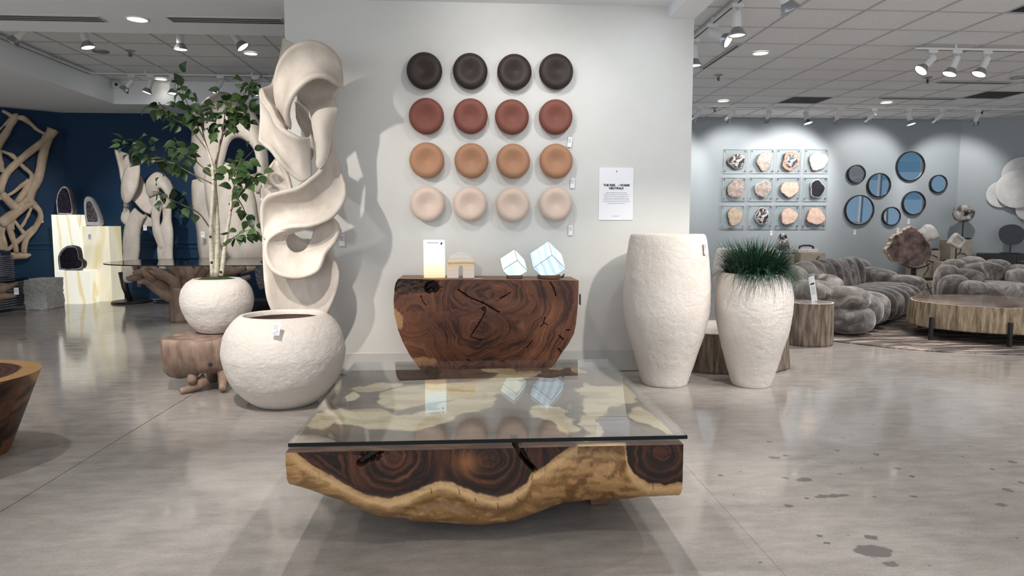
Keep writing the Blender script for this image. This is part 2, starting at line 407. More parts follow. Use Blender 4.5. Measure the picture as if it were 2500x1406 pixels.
# ================================================================ THE SETTING
WY = 5.76                       # front face of the display wall
X0, X1, YB = -11.5, 12.8, -5.0
floor = struct(MB().bb((X0, YB, -0.12), (X1, 13.2, -0.012)).build('floor', MT['joint']))
JX = [X0, -5.2, -2.05, 1.13, 4.28, 7.43, X1]
for i, (a, b) in enumerate(zip(JX[:-1], JX[1:])):
    for y0, y1 in ((YB, 0.6), (0.6, 13.2)):
        g = 0.0025; ga = {-2.05: .0032, 1.13: .0007}.get(a, .0018); gb = {-2.05: .0032, 1.13: .0007}.get(b, .0018)
        MB().bb((a + ga, y0 + .0005, -0.012), (b - gb, y1 - .0005, 0.0)).build('floor_slab', MT['floor'], floor)
# display wall with its baseboard
struct(MB().bb((-1.452, WY, 0), (1.887, WY + 0.26, 3.05)).build('wall_center', MT['greige']))
bbd = struct(MB().bb((-1.455, WY - 0.014, 0.004), (1.889, WY, 0.184)).build('baseboard_center', MT['greige_trim'], bevel=0.004))
# ceiling over the display bay, header beam at its right
struct(MB().bb((X0, YB, 3.05), (1.669, 6.86, 3.20)).build('ceiling_front', MT['white_paint']))
struct(MB().bb((1.669, YB, 2.955), (1.887, WY + 0.26, 3.30)).build('trim_1', MT['white_paint']))
# left room: tray ceiling
TZ, SZ, TX, TY = 3.48, 3.12, -5.45, 11.2
struct(MB().bb((TX - 6.1, 6.86, SZ), (TX, 13.0, SZ + 0.1)).bb((TX, TY, SZ), (0.3, 13.0, SZ + 0.1)).build('ceiling_soffit', MT['white_paint']))
struct(MB().bb((TX - 0.05, 6.86, SZ + 0.1), (TX, TY, TZ + 0.05)).bb((TX, TY, SZ + 0.1), (0.3, TY + 0.05, TZ + 0.05)).bb((TX, 6.82, 3.2), (0.3, 6.86, TZ + .05)).build('trim_2', MT['white_paint']))
ceil_l = struct(MB().bb((TX, 6.86, TZ + 0.02), (0.3, TY, TZ + 0.08)).build('ceiling_left', MT['white_paint']))
ceil_r = struct(MB().bb((1.887, YB, 3.19), (X1, 13.0, 3.30)).build('ceiling_right', MT['white_paint']))
def tiles(parent, xs, ys, z, skip=()):
    bar = {}
    g = 0.012
    proto = None
    for i in range(len(xs) - 1):
        for j in range(len(ys) - 1):
            if (i, j) in skip: continue
            w, d = xs[i + 1] - xs[i] - 2 * g, ys[j + 1] - ys[j] - 2 * g
            key = (round(w, 3), round(d, 3))
            if key not in bar: bar[key] = MB().box((0, 0, 0), (w, d, 0.016)).mesh('ceiling_tile', MT['tile'])
            o = link_mesh('ceiling_tile', bar[key], parent)
            o.location = ((xs[i] + xs[i + 1]) / 2, (ys[j] + ys[j + 1]) / 2, z + 0.012)
    for x in xs: MB().bb((x - g, ys[0], z - 0.002), (x + g, ys[-1], z + 0.008)).build('ceiling_grid_bar', MT['tbar'], parent)
    for y in ys: MB().bb((xs[0], y - g, z - 0.0015), (xs[-1], y + g, z + 0.0075)).build('ceiling_grid_bar', MT['tbar'], parent)
RZ = 3.16
xr = [1.9 + 0.37 + 0.645 * k for k in range(0, 16)]; xr = [1.89] + xr
yr = [6.096 - 0.578 * 4 + 0.578 * k for k in range(0, 15)] + [12.13]
def cell(px, py, xs, ys, z):
    P = PZ(px, py, z); 
    return max(i for i, x in enumerate(xs) if x <= P.x), max(j for j, y in enumerate(ys) if y <= P.y)
VENTS = [cell(1975, 246, xr, yr, RZ), cell(2440, 230, xr, yr, RZ), cell(2492, 18, xr, yr, RZ)]
tiles(ceil_r, xr, yr, RZ, skip=VENTS)
xl = [TX] + [-5.0 + 0.65 * k for k in range(0, 9)]
yl = [6.9, 7.16, 7.76, 8.36, 8.96, 9.58, 10.18, 10.8, TY]
tiles(ceil_l, xl, yl, TZ)
# walls of the left and right rooms
def wall(name, a, b, m, h=3.2, t=0.12):
    a, b = Vector((a[0], a[1])), Vector((b[0], b[1])); d = (b - a).normalized(); n = Vector((d.y, -d.x)) * -t   # thickness on the far side
    poly = [tuple(a), tuple(b), tuple(b + n), tuple(a + n)]
    return struct(MB().prismz(poly, 0, h).build(name, m))
BL = 12.1
wall('wall_back_left', (-6.75, BL), (0.2, BL), MT['navy'], 3.15)
wl = wall('wall_left', (-11.4, 8.6), (-6.75, BL), MT['navy'], 3.15)
wall('wall_back_right', (0.2, 12.15), (8.98, 12.15), MT['grayblue'])
wall('wall_right', (8.98, 12.15), (12.7, 9.25), MT['grayblue'])
wall('wall_light_block', (0.2, 6.02), (0.2, 12.1), MT['grayblue'])  # unseen partition added to stop light leaking between the rooms
wsr = struct(MB().bb((12.7, 6.2, 0), (12.82, 9.25, 3.2)).bb((12.7, YB, 0), (12.82, 6.2, 0.9)).bb((12.7, YB, 3.0), (12.82, 6.2, 3.2)).build('wall_side_right', MT['grayblue']))
w1 = struct(MB().bb((12.755, YB, 0.9), (12.765, 6.2, 3.0)).build('window_1', MT['tinted']))
for k in range(8): MB().bb((12.72, YB + k * 1.6 - .05, 0.9), (12.79, YB + k * 1.6 + .05, 3.0)).build('mullion', MT['white_metal'], w1)
struct(MB().bb((-11.52, 4.4, 0), (-11.4, 8.6, 3.2)).bb((-11.52, YB, 0), (-11.4, 4.4, 0.3)).bb((-11.52, YB, 2.95), (-11.4, 4.4, 3.2)).build('wall_side_left', MT['navy']))
w2 = struct(MB().bb((-11.465, YB, 0.3), (-11.455, 4.4, 2.95)).build('added_fill_window', MT['glass']))  # unseen window added to brighten the left soffit
for k in range(7): MB().bb((-11.49, YB + k * 1.56 - .05, 0.3), (-11.42, YB + k * 1.56 + .05, 2.95)).build('mullion', MT['white_metal'], w2)
# chair rail and base of the navy walls
dl = (Vector((-6.75, BL)) - Vector((-11.4, 8.6))).normalized(); nl = Vector((dl.y, -dl.x))
for k, (z0, z1, t) in enumerate(((0.93, 0.99, 0.035), (0.85, 0.875, 0.02), (0.0, 0.16, 0.02))):
    nm = ('trim_3', 'trim_4', 'baseboard_back_left')[k]
    struct(MB().bb((-6.7, BL - t, z0 + .003), (0.2, BL, z1)).build(nm, MT['navy'], bevel=0.006))
    a, b = Vector((-11.4, 8.6)), Vector((-6.75, BL))
    struct(MB().prismz([tuple(a), tuple(b), tuple(b + nl * t), tuple(a + nl * t)], z0 + .003, z1).build(('trim_5', 'trim_6', 'baseboard_left')[k], MT['navy']))
# storefront behind the photographer: header, low kerb and posts, daylight between them
sf = struct(MB().bb((X0, YB - 0.1, 2.75), (X1, YB, 3.2)).build('wall_front', MT['white_paint']))
for k in range(9):
    x = X0 + 0.1 + k * (X1 - X0 - 0.2) / 8
    MB().bb((x - 0.06, YB - 0.1, 0), (x + 0.06, YB, 2.75)).build('mullion', MT['white_metal'], sf)

# ---------------------------------------------------------------- ceiling fittings
def linear_vent(a, b, z, label, n=3, group=None):
    """slot diffuser: frame with dark slots, a and b are the ends"""
    a, b = Vector((a[0], a[1], z)), Vector((b[0], b[1], z)); d = (b - a); L_ = d.length; rz = math.atan2(d.y, d.x); c = (a + b) / 2
    t = thing('slot_diffuser', label, 'air vent', c, rz, group)
    MB().box((0, 0, 0.002), (L_, 0.05 * n + 0.02, 0.008)).build('frame', MT['tbar'], t, world=False)
    for k in range(n):
        MB().box((0, (k - (n - 1) / 2) * 0.05, -0.0025), (L_ - 0.03, 0.022, 0.003)).build('slot', MT['slot'], t, world=False)
p, q = PZ(-60, 41, 3.05), PZ(252, 46, 3.05)
linear_vent((p.x, q.y), (q.x, q.y), 3.045, 'slotted linear air vent in the left soffit, left of the round downlight')
p, q = PZ(412, 46, 3.05), PZ(690, 48, 3.05)
linear_vent((p.x, p.y), (q.x, p.y), 3.045, 'slotted linear air vent in the left soffit, ending at the display wall')
p, q = PZ(1716, 167, RZ), PZ(1806, 109, RZ)
linear_vent((p.x, p.y), (p.x, q.y), RZ - .006, 'single dark ceiling slot running towards the near track lights', 1)
p, q = PZ(2290, 200, RZ), PZ(2470, 202, RZ)
linear_vent((p.x, p.y), (q.x, p.y), RZ - .006, 'thin twin slot vent behind the three track lights on the right ceiling', 2)
p, q = PZ(2150, 239, RZ), PZ(2340, 240, RZ)
linear_vent((p.x, p.y), (q.x, p.y), RZ - .006, 'thin twin slot vent just above the back downlight on the right ceiling', 2)
def grille(cellij, label):
    i, j = cellij; xa, xb, ya, yb = xr[i], xr[i + 1], yr[j], yr[j + 1]
    t = thing('return_grille', label, 'air vent', ((xa + xb) / 2, (ya + yb) / 2, RZ), 0, 'dark return grilles in the right ceiling')
    MB().bb((xa + .014, ya + .014, RZ + .012), (xb - .014, yb - .014, RZ + .02)).build('backing', MT['grille'], t)
    m = 18
    for k in range(m):
        y = ya + .02 + (yb - ya - .04) * (k + .5) / m
        MB().bb((xa + .016, y - .006, RZ + .004), (xb - .016, y + .006, RZ + .012)).build('louver', MT['grille'], t)
grille(VENTS[0], 'dark square return grille in the ceiling above the petrified wood slices')
grille(VENTS[1], 'dark square return grille in the ceiling at the far right')
grille(VENTS[2], 'dark return grille cut by the top right corner of the view')
def downlight(px, py, z, label, lit=True, r=0.085, watts=38):
    P = PZ(px, py, z)
    if z == TZ: P.y = min(P.y, TY - .14)
    t = thing('downlight', label, 'ceiling light', P, 0, 'recessed ceiling downlights')
    MB().lathe([(r * 1.15, -0.001), (r * 1.13, -0.009), (r * 0.98, -0.010), (r * 0.97, 0.0)], 32).build('trim_ring', MT['white_metal'] if lit else MT['chrome'], t, world=False, smooth=True)
    MB().lathe([(0, -0.004), (r * 0.97, -0.004), (r * .97, -.001), (0, -.001)], 32).build('lens', MT['downlens'] if lit else MT['chrome'], t, world=False)
    if lit: spot((P.x, P.y, z - 0.03), (P.x, P.y, 0), watts, 120, 0.8, 0.07, WARM)
downlight(335, 46, 3.05, 'round lit downlight in the left soffit between two slot vents')
downlight(612, 130, TZ, 'round lit downlight in the left tile ceiling nearest the display wall')
downlight(402, 197, TZ, 'round lit downlight in the left tile ceiling above the tree top', watts=2.5)
downlight(246, 126, TZ, 'unlit round downlight beside the second front track light on the left', False)
downlight(1857, 129, RZ, 'largest lit downlight in the right tile ceiling')
downlight(1766, 246, RZ, 'small lit downlight in the right ceiling close to the display wall', watts=60)
downlight(2164, 250, RZ, 'small lit downlight in the right ceiling above the round mirrors', watts=75)
downlight(2486, 189, RZ, 'unlit downlight at the right edge of the right ceiling', False)
spr_me = [MB().lathe([(0, 0.0), (0.055, 0.0), (0.05, -0.008), (0.02, -0.014), (0.018, -0.03), (0, -0.03)], 16).mesh('escutcheon', MT['chrome'], True),
          MB().tube([(-.018, 0, -.028), (-.02, 0, -.05), (0, 0, -.07)], .004, 6).tube([(.018, 0, -.028), (.02, 0, -.05), (0, 0, -.07)], .004, 6).cyl((0, 0, -.03), (0, 0, -.07), .006, 8).mesh('frame_arm', MT['slot']),
          MB().lathe([(0, -.07), (.024, -.07), (.026, -.075), (0, -.077)], 12).mesh('deflector', MT['chrome'])]
def sprinkler(px, py, z, label):
    t = thing('sprinkler', label, 'sprinkler', PZ(px, py, z), 0.4, 'fire sprinkler heads in the ceiling')
    for me in spr_me: link_mesh(me.name, me, t)
sprinkler(318, 124, TZ, 'pendent fire sprinkler in the left tile ceiling')
sprinkler(1754, 184, RZ, 'fire sprinkler in the right ceiling below the largest downlight')
sprinkler(2265, 190, RZ, 'fire sprinkler beneath the three track lights on the right')
sprinkler(1745, 263, RZ, 'small far fire sprinkler at the left of the rear right track')
sprinkler(2398, 268, RZ, 'small far fire sprinkler at the right of the rear right track')

# ---- track lights
def track(a, b, z, label):
    a, b = Vector((a[0], a[1], z)), Vector((b[0], b[1], z)); d = b - a
    t = thing('lighting_track', label, 'light track', (a + b) / 2, math.atan2(d.y, d.x))
    MB().box((0, 0, 0), (d.length, 0.036, 0.022)).build('rail', MT['white_metal'], t, world=False, bevel=.003)
    MB().box((0, 0, -0.012), (d.length - .02, 0.012, 0.003)).build('slot', MT['slot'], t, world=False)
    n = max(2, int(d.length / 1.2)); h = (TZ if z > 3.3 else (RZ if a.x > 1.8 else 3.05)) - z - .01
    for k in range(n):
        x = -d.length / 2 + d.length * (k + .5) / n
        MB().box((x, 0, .011 + h / 2), (.02, .02, h)).build('hanger', MT['white_metal'], t, world=False)
tl_adapter = MB().box((0, 0, -0.015), (0.10, 0.034, 0.03)).mesh('adapter', MT['white_metal'])
tl_stem = MB().tube([(-.022, 0, -.03), (-.022, 0, -.085)], .005, 6).tube([(.022, 0, -.03), (.022, 0, -.085)], .005, 6).box((0, 0, -.03), (.05, .02, .006)).mesh('yoke', MT['white_metal'])
_cable = [(0.02 + .035 * math.sin(a), .0, -.065 + .03 * math.cos(a)) for a in np.linspace(-2.4, 2.6, 14)]
tl_cable = MB().tube(_cable, .004, 6).mesh('cable', MT['white_metal'], True)
tl_tube = MB().lathe([(0, 0.0), (.036, 0.0), (.039, -.006), (.039, -.13), (.034, -.135), (0, -.135)], 20).mesh('lamp_holder', MT['white_metal'])
tl_cone = MB().lathe([(.036, -.128), (.045, -.14), (.058, -.165), (.072, -.19), (.074, -.2), (.069, -.2), (.05, -.165), (.03, -.14)], 24).mesh('reflector', MT['chrome'], True)
tl_lens = MB().lathe([(0, -.193), (.069, -.193), (.069, -.19), (0, -.19)], 24).mesh('lens', MT['lens'])
LANG = {}
def track_light(x, y, z, tilt, az, label, group, watts=0.0, s=1.0, deg=46, target=None):
    """head hangs at (x, y) below the track at z; tilt from straight down, az is the compass angle (0 = +X) the head leans to"""
    t = thing('track_light', label, 'spotlight', (x, y, z), 0, group); t.scale = (s, s, s)
    for me in (tl_adapter, tl_stem, tl_cable): 
        o = link_mesh(me.name, me, t); o.rotation_euler = (0, 0, az + 0.6 if me is tl_cable else 0)
    R = Euler((0, 0, az)).to_matrix() @ Euler((0, -tilt, 0)).to_matrix()
    h = None
    for me in (tl_tube, tl_cone, tl_lens):
        o = link_mesh(me.name, me, t if me is not tl_lens else h)
        if me is not tl_lens:
            o.rotation_euler = R.to_euler(); o.location = Vector((0, 0, -.085)) - R @ Vector((0, 0, -.02)) 
        if me is tl_cone: h = o
    if watts:
        d = R @ Vector((0, 0, -1)); p = Vector((x, y, z - .085 * s)) + d * .215 * s
        spot(p, p + d, watts, deg, 0.6, 0.05, NEUT)
# left room, rear track
ZT = TZ - 0.05
P0, P1 = PZ(222, 180, ZT), PZ(740, 183, ZT)
track((P0.x, P0.y), (P1.x, P0.y), ZT, 'white light track across the back of the left tile ceiling')
track((P0.x, P0.y), (P0.x, 7.4), ZT, 'white light track running along the left side of the tray ceiling')
for k, (px, tilt, az, w) in enumerate([(332, .75, PI, 22), (376, .35, PI + .4, 22), (428, .1, -PI / 2, 22), (541, .6, -2.3, 22), (624, .3, 0.3, 22)]):
    P = PZ(px, 186, ZT)
    track_light(P.x, P0.y, ZT - .012, tilt, az, ['leftmost', 'second', 'third', 'fourth', 'rightmost'][k] + ' spotlight on the rear track of the left room', 'spotlights on the left rear track', w)
# left room, front track
YF = 7.9
track((-5.2, YF), (-1.2, YF), ZT, 'white light track hidden above the left soffit edge')
for k, (px, tilt, az) in enumerate([(60, .8, PI), (203, .25, 0.0), (439, .02, 0), (568, .65, 0.0)]):
    P = PY(px, 78, YF)
    track_light(P.x, YF, ZT - .012, tilt, az, ['leftmost', 'second', 'third', 'fourth'][k] + ' spotlight on the front track of the left room, below the soffit edge', 'spotlights on the left front track', 70)
# right room, rear track
ZR = RZ - 0.05
P0, P1 = PZ(1690, 262, ZR), PZ(2470, 262, ZR); YR = 10.75
track((P0.x - .3, YR), (P1.x + .6, YR), ZR, 'long white light track along the back of the right ceiling')
for k, (px, tilt, az) in enumerate([(1708, 1.0, 2.2), (1791, 1.0, 2.1), (1879, 1.0, PI / 2), (1967, .3, -.9), (2052, 1.0, 1.7), (2135, 1.0, 2.1), (2219, .28, -.9), (2300, 1.0, 1.9), (2388, .9, 1.2)]):
    P = PY(px, 265, YR)
    track_light(P.x, YR, ZR - .012, tilt, az, ['first', 'second', 'third', 'fourth', 'fifth', 'sixth', 'seventh', 'eighth', 'ninth'][k] + ' spotlight from the left on the rear right track', 'spotlights on the right rear track', 68, 0.95, 84)
# right room, middle track
P0, P1 = PZ(2234, 119, ZR), PZ(2640, 121, ZR)
track((P0.x, P0.y), (P1.x, P0.y), ZR, 'white light track carrying three spotlights on the right ceiling')
for k, (px, tilt, az) in enumerate([(2277, .75, PI), (2336, .4, PI), (2410, .45, PI)]):
    P = PY(px, 122, P0.y)
    track_light(P.x, P0.y, ZR - .012, tilt, az, ['left', 'middle', 'right'][k] + ' one of the three spotlights on the middle right track', 'three spotlights on the right ceiling', 110, 1.0, 60)
# right room, near track along the beam
Pn = PZ(1697, 100, ZR); XN = PZ(1800, 5, ZR).x
track((XN, 2.0), (XN, Pn.y), ZR, 'white light track running along the ceiling beside the header beam')
for k, (px, py, tilt, az, w) in enumerate([(1706, 92, .03, 0, 60), (1757, 55, 1.05, -0.7, 60), (1811, 5, .03, 0, 60), (1905, -62, .6, .3, 60)]):
    P = PZ(px, py, ZR)
    track_light(P.x if k == 3 else XN, P.y, ZR - .012, tilt, az, ['upright spotlight half hidden behind the display wall edge', 'sharply tilted spotlight on the near right track', 'upright spotlight on the near right track', 'spotlight cut by the top edge of the view'][k], 'spotlights on the near right track', w, 1.0)
# security camera in the corner of the tray
Pc = PY(287, 208, TY - 0.09)
t = thing('security_camera', 'small white security camera in the corner of the left tray ceiling', 'camera', Pc)
MB().box((-.05, .045, .01), (.07, .09, .09)).build('bracket', MT['white_metal'], t, world=False, bevel=.006)
MB().lathe([(0, -.05), (.035, -.05), (.045, -.03), (.045, .05), (.038, .06), (0, .06)], 20, 'Y').build('housing', MT['white_metal'], t, world=False, smooth=True)
MB().lathe([(0, .058), (.026, .058), (.024, .064), (0, .066)], 16, 'Y', (0.01, 0, 0)).build('lens', MT['slot'], t, world=False, smooth=True)

# ================================================================ COFFEE TABLE
CREAM, CREAM2 = np.array((0.39, 0.22, 0.088)), np.array((0.125, 0.055, 0.017))
HEART, HEARTD, HEARTL = np.array((0.085, 0.029, 0.013)), np.array((0.012, 0.005, 0.004)), np.array((0.17, 0.068, 0.030))
MT['saman'] = attr_mat('saman_wood', 0.42, 0.22, 90, (1, 1, 3), 0.06, spec=0.3)
MT['console_wood'] = attr_mat('console_wood', 0.42, 0.3, 110, (1, 1, .35), 0.06, spec=0.3)
MT['dark_wood'] = mat('dark_wood_block', (0.10, 0.04, 0.02), 0.5, col2=(0.18, 0.08, 0.04), vscale=8, stretch=(1, 1, 6))
GX0, GX1, GY0, GY1, GZ = -0.670, 0.841, 2.53, 4.043, 0.430
ct = thing('coffee_table', 'low square coffee table of carved live-edge wood under a clear glass top', 'coffee table', ((GX0 + GX1) / 2, (GY0 + GY1) / 2, 0))
gl = MB().bb((GX0, GY0, GZ), (GX1, GY1, GZ + .015)).build('glass_top', MT['glass_top'], ct)
gl.data.materials.append(MT['glass_edge'])
for p in gl.data.polygons:
    if p.normal.y < -0.5: p.material_index = 1
gl['label'] = 'clear square glass table top with dark green edge'
YF0, ZTOP = GY0 + 0.022, 0.402
def interp_px(curve, Y):
    """pixel curve -> (X, z) on the plane Y"""
    P = [PY(x, y, Y) for x, y in curve]; return np.array([p.x for p in P]), np.array([p.z for p in P])
cut = [(696, 1150), (715, 1163), (760, 1174), (850, 1198), (950, 1228), (1000, 1222), (1075, 1196), (1110, 1198), (1150, 1212), (1215, 1234), (1270, 1216), (1310, 1172), (1340, 1140), (1400, 1114), (1450, 1106), (1500, 1108), (1530, 1130), (1550, 1166), (1580, 1187), (1620, 1192), (1670, 1189)]
bel = [(696, 1161), (730, 1172), (780, 1184), (850, 1212), (930, 1247), (1000, 1262), (1100, 1270), (1180, 1273), (1240, 1266), (1300, 1247), (1380, 1219), (1440, 1214), (1500, 1214), (1560, 1199), (1610, 1197), (1670, 1195)]
NU = 460
XL, XR_ = PY(697, 1110, YF0).x, PY(1668, 1110, YF0).x
us = np.linspace(XL, XR_, NU)
xc, zc_ = interp_px(cut, YF0); xb_, zb_ = interp_px(bel, YF0 + .16)
zc = np.interp(us, xc, zc_); zb = np.interp(us, xb_ * (1), zb_)
ker = np.ones(9) / 9
def sm(a): return np.convolve(np.pad(a, 4, 'edge'), ker, 'valid')
zc, zb = sm(zc), sm(sm(zb)); zb = np.maximum(zb, 0.035); zc = np.minimum(np.maximum(zc, zb + .012), ZTOP - .006)
rows = []            # each row: (Y array, Z array, kind)
YBK = GY1 - 0.03
NT = 150
for k in range(NT):                                    # top, back to front
    y = YBK + (YF0 - YBK) * (k / (NT - 1)); rows.append((np.full(NU, y), np.full(NU, ZTOP)))
NFc = 60
for k in range(1, NFc + 1):
    rows.append((np.full(NU, YF0) + 0.0, ZTOP + (zc - ZTOP) * k / NFc))
NB = 34
for k in range(1, NB + 1):
    a = PI / 2 * k / NB
    rows.append((YF0 + 0.16 * (1 - np.cos(a)), zc + (zb - zc) * np.sin(a)))
rows = [(np.broadcast_to(r[0], (NU,)).copy(), r[1]) for r in rows]
for yy, f in ((0.3, 0.0), (0.55, 0.1), (0.9, 0.25), (1.2, 0.6), (YBK - YF0, 1.0)):
    rows.append((np.full(NU, YF0 + yy), np.maximum(zb, .04) + (0.22 - zb) * f))
rows.append((np.full(NU, YBK), np.full(NU, ZTOP - .001)))
V = np.array([np.stack([us, y, z], 1) for y, z in rows])          # rows x NU x 3
NRW = len(rows)
# live surface is not flat: gouges in the belly, the right cream slope recedes, end grain slightly undulating
px, py = PJ(V.reshape(-1, 3)); px = px.reshape(NRW, NU); py = py.reshape(NRW, NU)
front = np.zeros((NRW, NU), bool); front[NT:NT + NFc + NB] = True
V[..., 1] += np.where(front, (fbm(px / 45, py / 30, 1.0) - .5) * 0.022 * sstep(-4, -26, np.interp(px, [696, 760, 850, 950, 1000, 1075, 1150, 1215, 1270, 1310, 1400, 1530, 1580, 1668], [1110, 1140, 1190, 1220, 1208, 1178, 1200, 1216, 1195, 1150, 1100, 1120, 1180, 1180]) - py), 0)
# sloping cream shoulder between the two dark cuts: pushed back towards the top
sh = sstep(1318, 1400, px) * (1 - sstep(1505, 1530, px)) * front
V[..., 1] += sh * 0.035 * (1 - sstep(1095, 1190, py))
# crack between the cuts and hollow at the left
ck = seg_dist(px, py, [(1262, 1080), (1272, 1105), (1288, 1130), (1306, 1148)]); ckw = np.interp(py, [1080, 1110, 1150], [11, 9, 5])
crack = sstep(1.0, 0.6, ck / ckw) * front
ckt = seg_dist(px, py, [(1262, 1086), (1255, 1070)]); crackt = sstep(10, 6, ckt) * (~front) * (np.arange(NRW) < NT)[:, None]
hol = sstep(1.0, .7, np.hypot((px - 905) / 26, (py - 1108) / 24) + (fbm(px / 12, py / 12) - .5) * .8) * front * (py > 1094)
hol2 = sstep(1.0, .6, seg_dist(px, py, [(880, 1130), (905, 1112), (930, 1098)]) / 10) * front
hol = np.maximum(hol * .6, hol2)
V[..., 1] += 0.07 * crack + 0.035 * hol
V[..., 2] -= 0.05 * crackt
# --- colour
bnd = np.interp(px, [696, 716, 735, 760, 790, 850, 890, 950, 1000, 1040, 1075, 1110, 1160, 1210, 1250, 1285, 1300, 1312, 1330, 1360, 1400, 1412, 1416, 1526, 1529, 1533, 1550, 1585, 1620, 1668],
                [1080, 1096, 1116, 1134, 1150, 1186, 1206, 1218, 1205, 1186, 1175, 1180, 1203, 1214, 1205, 1180, 1152, 1150, 1138, 1116, 1096, 1088, 1060, 1060, 1098, 1130, 1160, 1179, 1183, 1177])
wob = (fbm(px / 14, py / 14, 3.0) - .5) * 8
dist = bnd - py + wob
tone = sstep(-2, 2.5, dist)
warp = (fbm(px / 40, py / 40, 9.0) - .5) * 26
d1 = np.hypot((px - 963), (py - 1112) * 1.05); d2 = np.hypot(px - 1193, (py - 1118) * 1.0); d3 = np.hypot(px - 1612, (py - 1104) * .95)
dl_ = np.abs((px - 700) * .56 - (py - 1098) * .83) * 1.3 + 20
ring = np.where(px < 860, np.minimum(d1, dl_ + 80), np.minimum(np.minimum(d1, d2), d3)) + warp
rv = 0.42 + 0.10 * np.sin(ring * 0.30 + 2 * fbm(px / 60, py / 60, 2.)) + (fbm(ring / 9.0, np.arctan2(py - 1110, px - 1000) * .6, 4.0, 5) - .5) * 1.7 + (fbm(px / 70, py / 50, 14.) - .5) * .5 + (fbm(ring / 2.6, np.arctan2(py - 1110, px - 1000) * 2, 9.0, 3) - .5) * .55
rv = np.clip(rv, 0, 1)
heart = mixc(HEARTD, HEART, sstep(.1, .75, rv)); heart = mixc(heart, HEARTL, sstep(.72, 1.0, rv) * .75)
edge = np.exp(-np.maximum(dist, 0) / 13.0); heart = mixc(heart, HEARTD * .8, edge * .85)
for d_ in (d1, d2, d3): heart = mixc(heart, HEART * .8, np.exp(-(d_ / 16) ** 2) * .6)
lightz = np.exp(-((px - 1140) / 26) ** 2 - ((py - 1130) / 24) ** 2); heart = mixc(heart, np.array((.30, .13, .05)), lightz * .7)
cn = fbm(px / 50, py / 18, 6.0); fig = fbm(px / 20 + 3 * fbm(px / 60, py / 40), py / 13 + 3 * fbm(px / 50, py / 60, 2.0), 8.0, 5)
cream = mixc(CREAM, CREAM2, sstep(.46, .60, fbm(px / 70 + 2 * fbm(px / 40, py / 40), py / 9 + 3 * fbm(px / 50, py / 30, 5.), 6.0, 5)) * .6); cream = cream * (.82 + .36 * fbm(px / 60, py / 5 + fbm(px / 50, py / 50) * 6, 3.)[..., None])
burl = sstep(1310, 1380, px) * (1 - sstep(1520, 1545, px)); sw = .5 + .5 * np.sin(px * .05 + py * .10 + 9 * fbm((px + py) / 60, (px - py) / 55, 3., 3) + 3 * fbm((px - py) / 16, (px + py) / 18, 8., 3)); cream = mixc(cream, CREAM2, burl * np.clip(sstep(.55, 1.0, sw) * .75 * sstep(.35, .6, fbm((px + .5 * py) / 40, (py - .5 * px) / 30, 2.)) + .12, 0, 1))
cream = mixc(cream, np.array((.22, .115, .04)), sstep(1195, 1240, py - (bnd - 1190) * .4) * sstep(.42, .62, fbm((px + py) / 45, (py - .4 * px) / 14 + 2 * fbm(px / 40, py / 40), 3.)) * .9 * (px < 1320))
below = dist
prot = np.exp(-((below + 15) / 11) ** 2) * front * (px < 1330) * (px > 780); rec = np.exp(-((below + 52) / 16) ** 2) * front * sstep(1330, 1300, px) * sstep(940, 1000, px)
V[..., 1] += -.010 * prot + .026 * rec
band = np.exp(-((below + 16) / 13) ** 2); cream = mixc(cream, np.array((.56, .355, .165)), band * .85)
knot = np.exp(-(np.hypot(px - 1445, py - 1137) / 5) ** 2) + np.exp(-(np.hypot(px - 1437, py - 1097) / 6) ** 2); cream = mixc(cream, HEARTD, np.clip(knot, 0, 1) * .8)
fine = np.zeros_like(px)
for pts in ([(1052, 1190), (1054, 1203)], [(1120, 1192), (1123, 1206)], [(1160, 1213), (1163, 1224)], [(1215, 1226), (1216, 1243)], [(1262, 1212), (1270, 1226)], [(1297, 1170), (1302, 1150)], [(1594, 1180), (1595, 1196)]):
    fine = np.maximum(fine, sstep(1.6, .6, seg_dist(px, py, pts)))
cream = mixc(cream, HEARTD, fine * .8)
col = mixc(cream, heart, tone)
star = np.zeros_like(px)
for pts in ([(1190, 1105), (1196, 1120), (1199, 1138)], [(1180, 1128), (1196, 1122), (1212, 1130)], [(1620, 1118), (1640, 1108), (1655, 1105)], [(1580, 1102), (1585, 1120)], [(1640, 1108), (1638, 1126)]):
    star = np.maximum(star, sstep(1.8, .7, seg_dist(px, py, pts)))
col = mixc(col, HEARTD * .5, star * .9)
# top surface through the glass
tp = (np.arange(NRW) < NT)[:, None] & np.ones((1, NU), bool)
wx, wy = px + (fbm(px / 60, py / 25, 5.) - .5) * 70, py + (fbm(px / 70, py / 25, 7.) - .5) * 26
cm = np.zeros_like(px)
for pts, w in (([(770, 1030), (820, 1012), (900, 1022), (990, 1030), (1070, 1015), (1130, 992), (1200, 972)], 20), ([(950, 975), (1030, 962), (1100, 955), (1180, 948), (1240, 932)], 24),
               ([(1430, 950), (1500, 955), (1530, 962)], 14), ([(1530, 960), (1470, 980), (1450, 1010), (1452, 1050)], 24), ([(1560, 1010), (1640, 1050)], 16), ([(1310, 1005), (1360, 1015), (1400, 1040)], 18),
               ([(1180, 892), (1260, 908)], 8), ([(1330, 893), (1355, 892)], 8), ([(890, 948), (985, 936)], 6), ([(1395, 892), (1415, 905)], 8), ([(1230, 925), (1300, 915)], 8), ([(840, 975), (880, 960)], 6)):
    cm = np.maximum(cm, sstep(1.15, .85, seg_dist(wx, wy, pts) / w))
topd = mixc(np.array((.035, .016, .010)), np.array((.10, .050, .030)), sstep(.3, .7, fbm(px / 120, py / 6 + fbm(px / 100, py / 40) * 4, 2.0)))
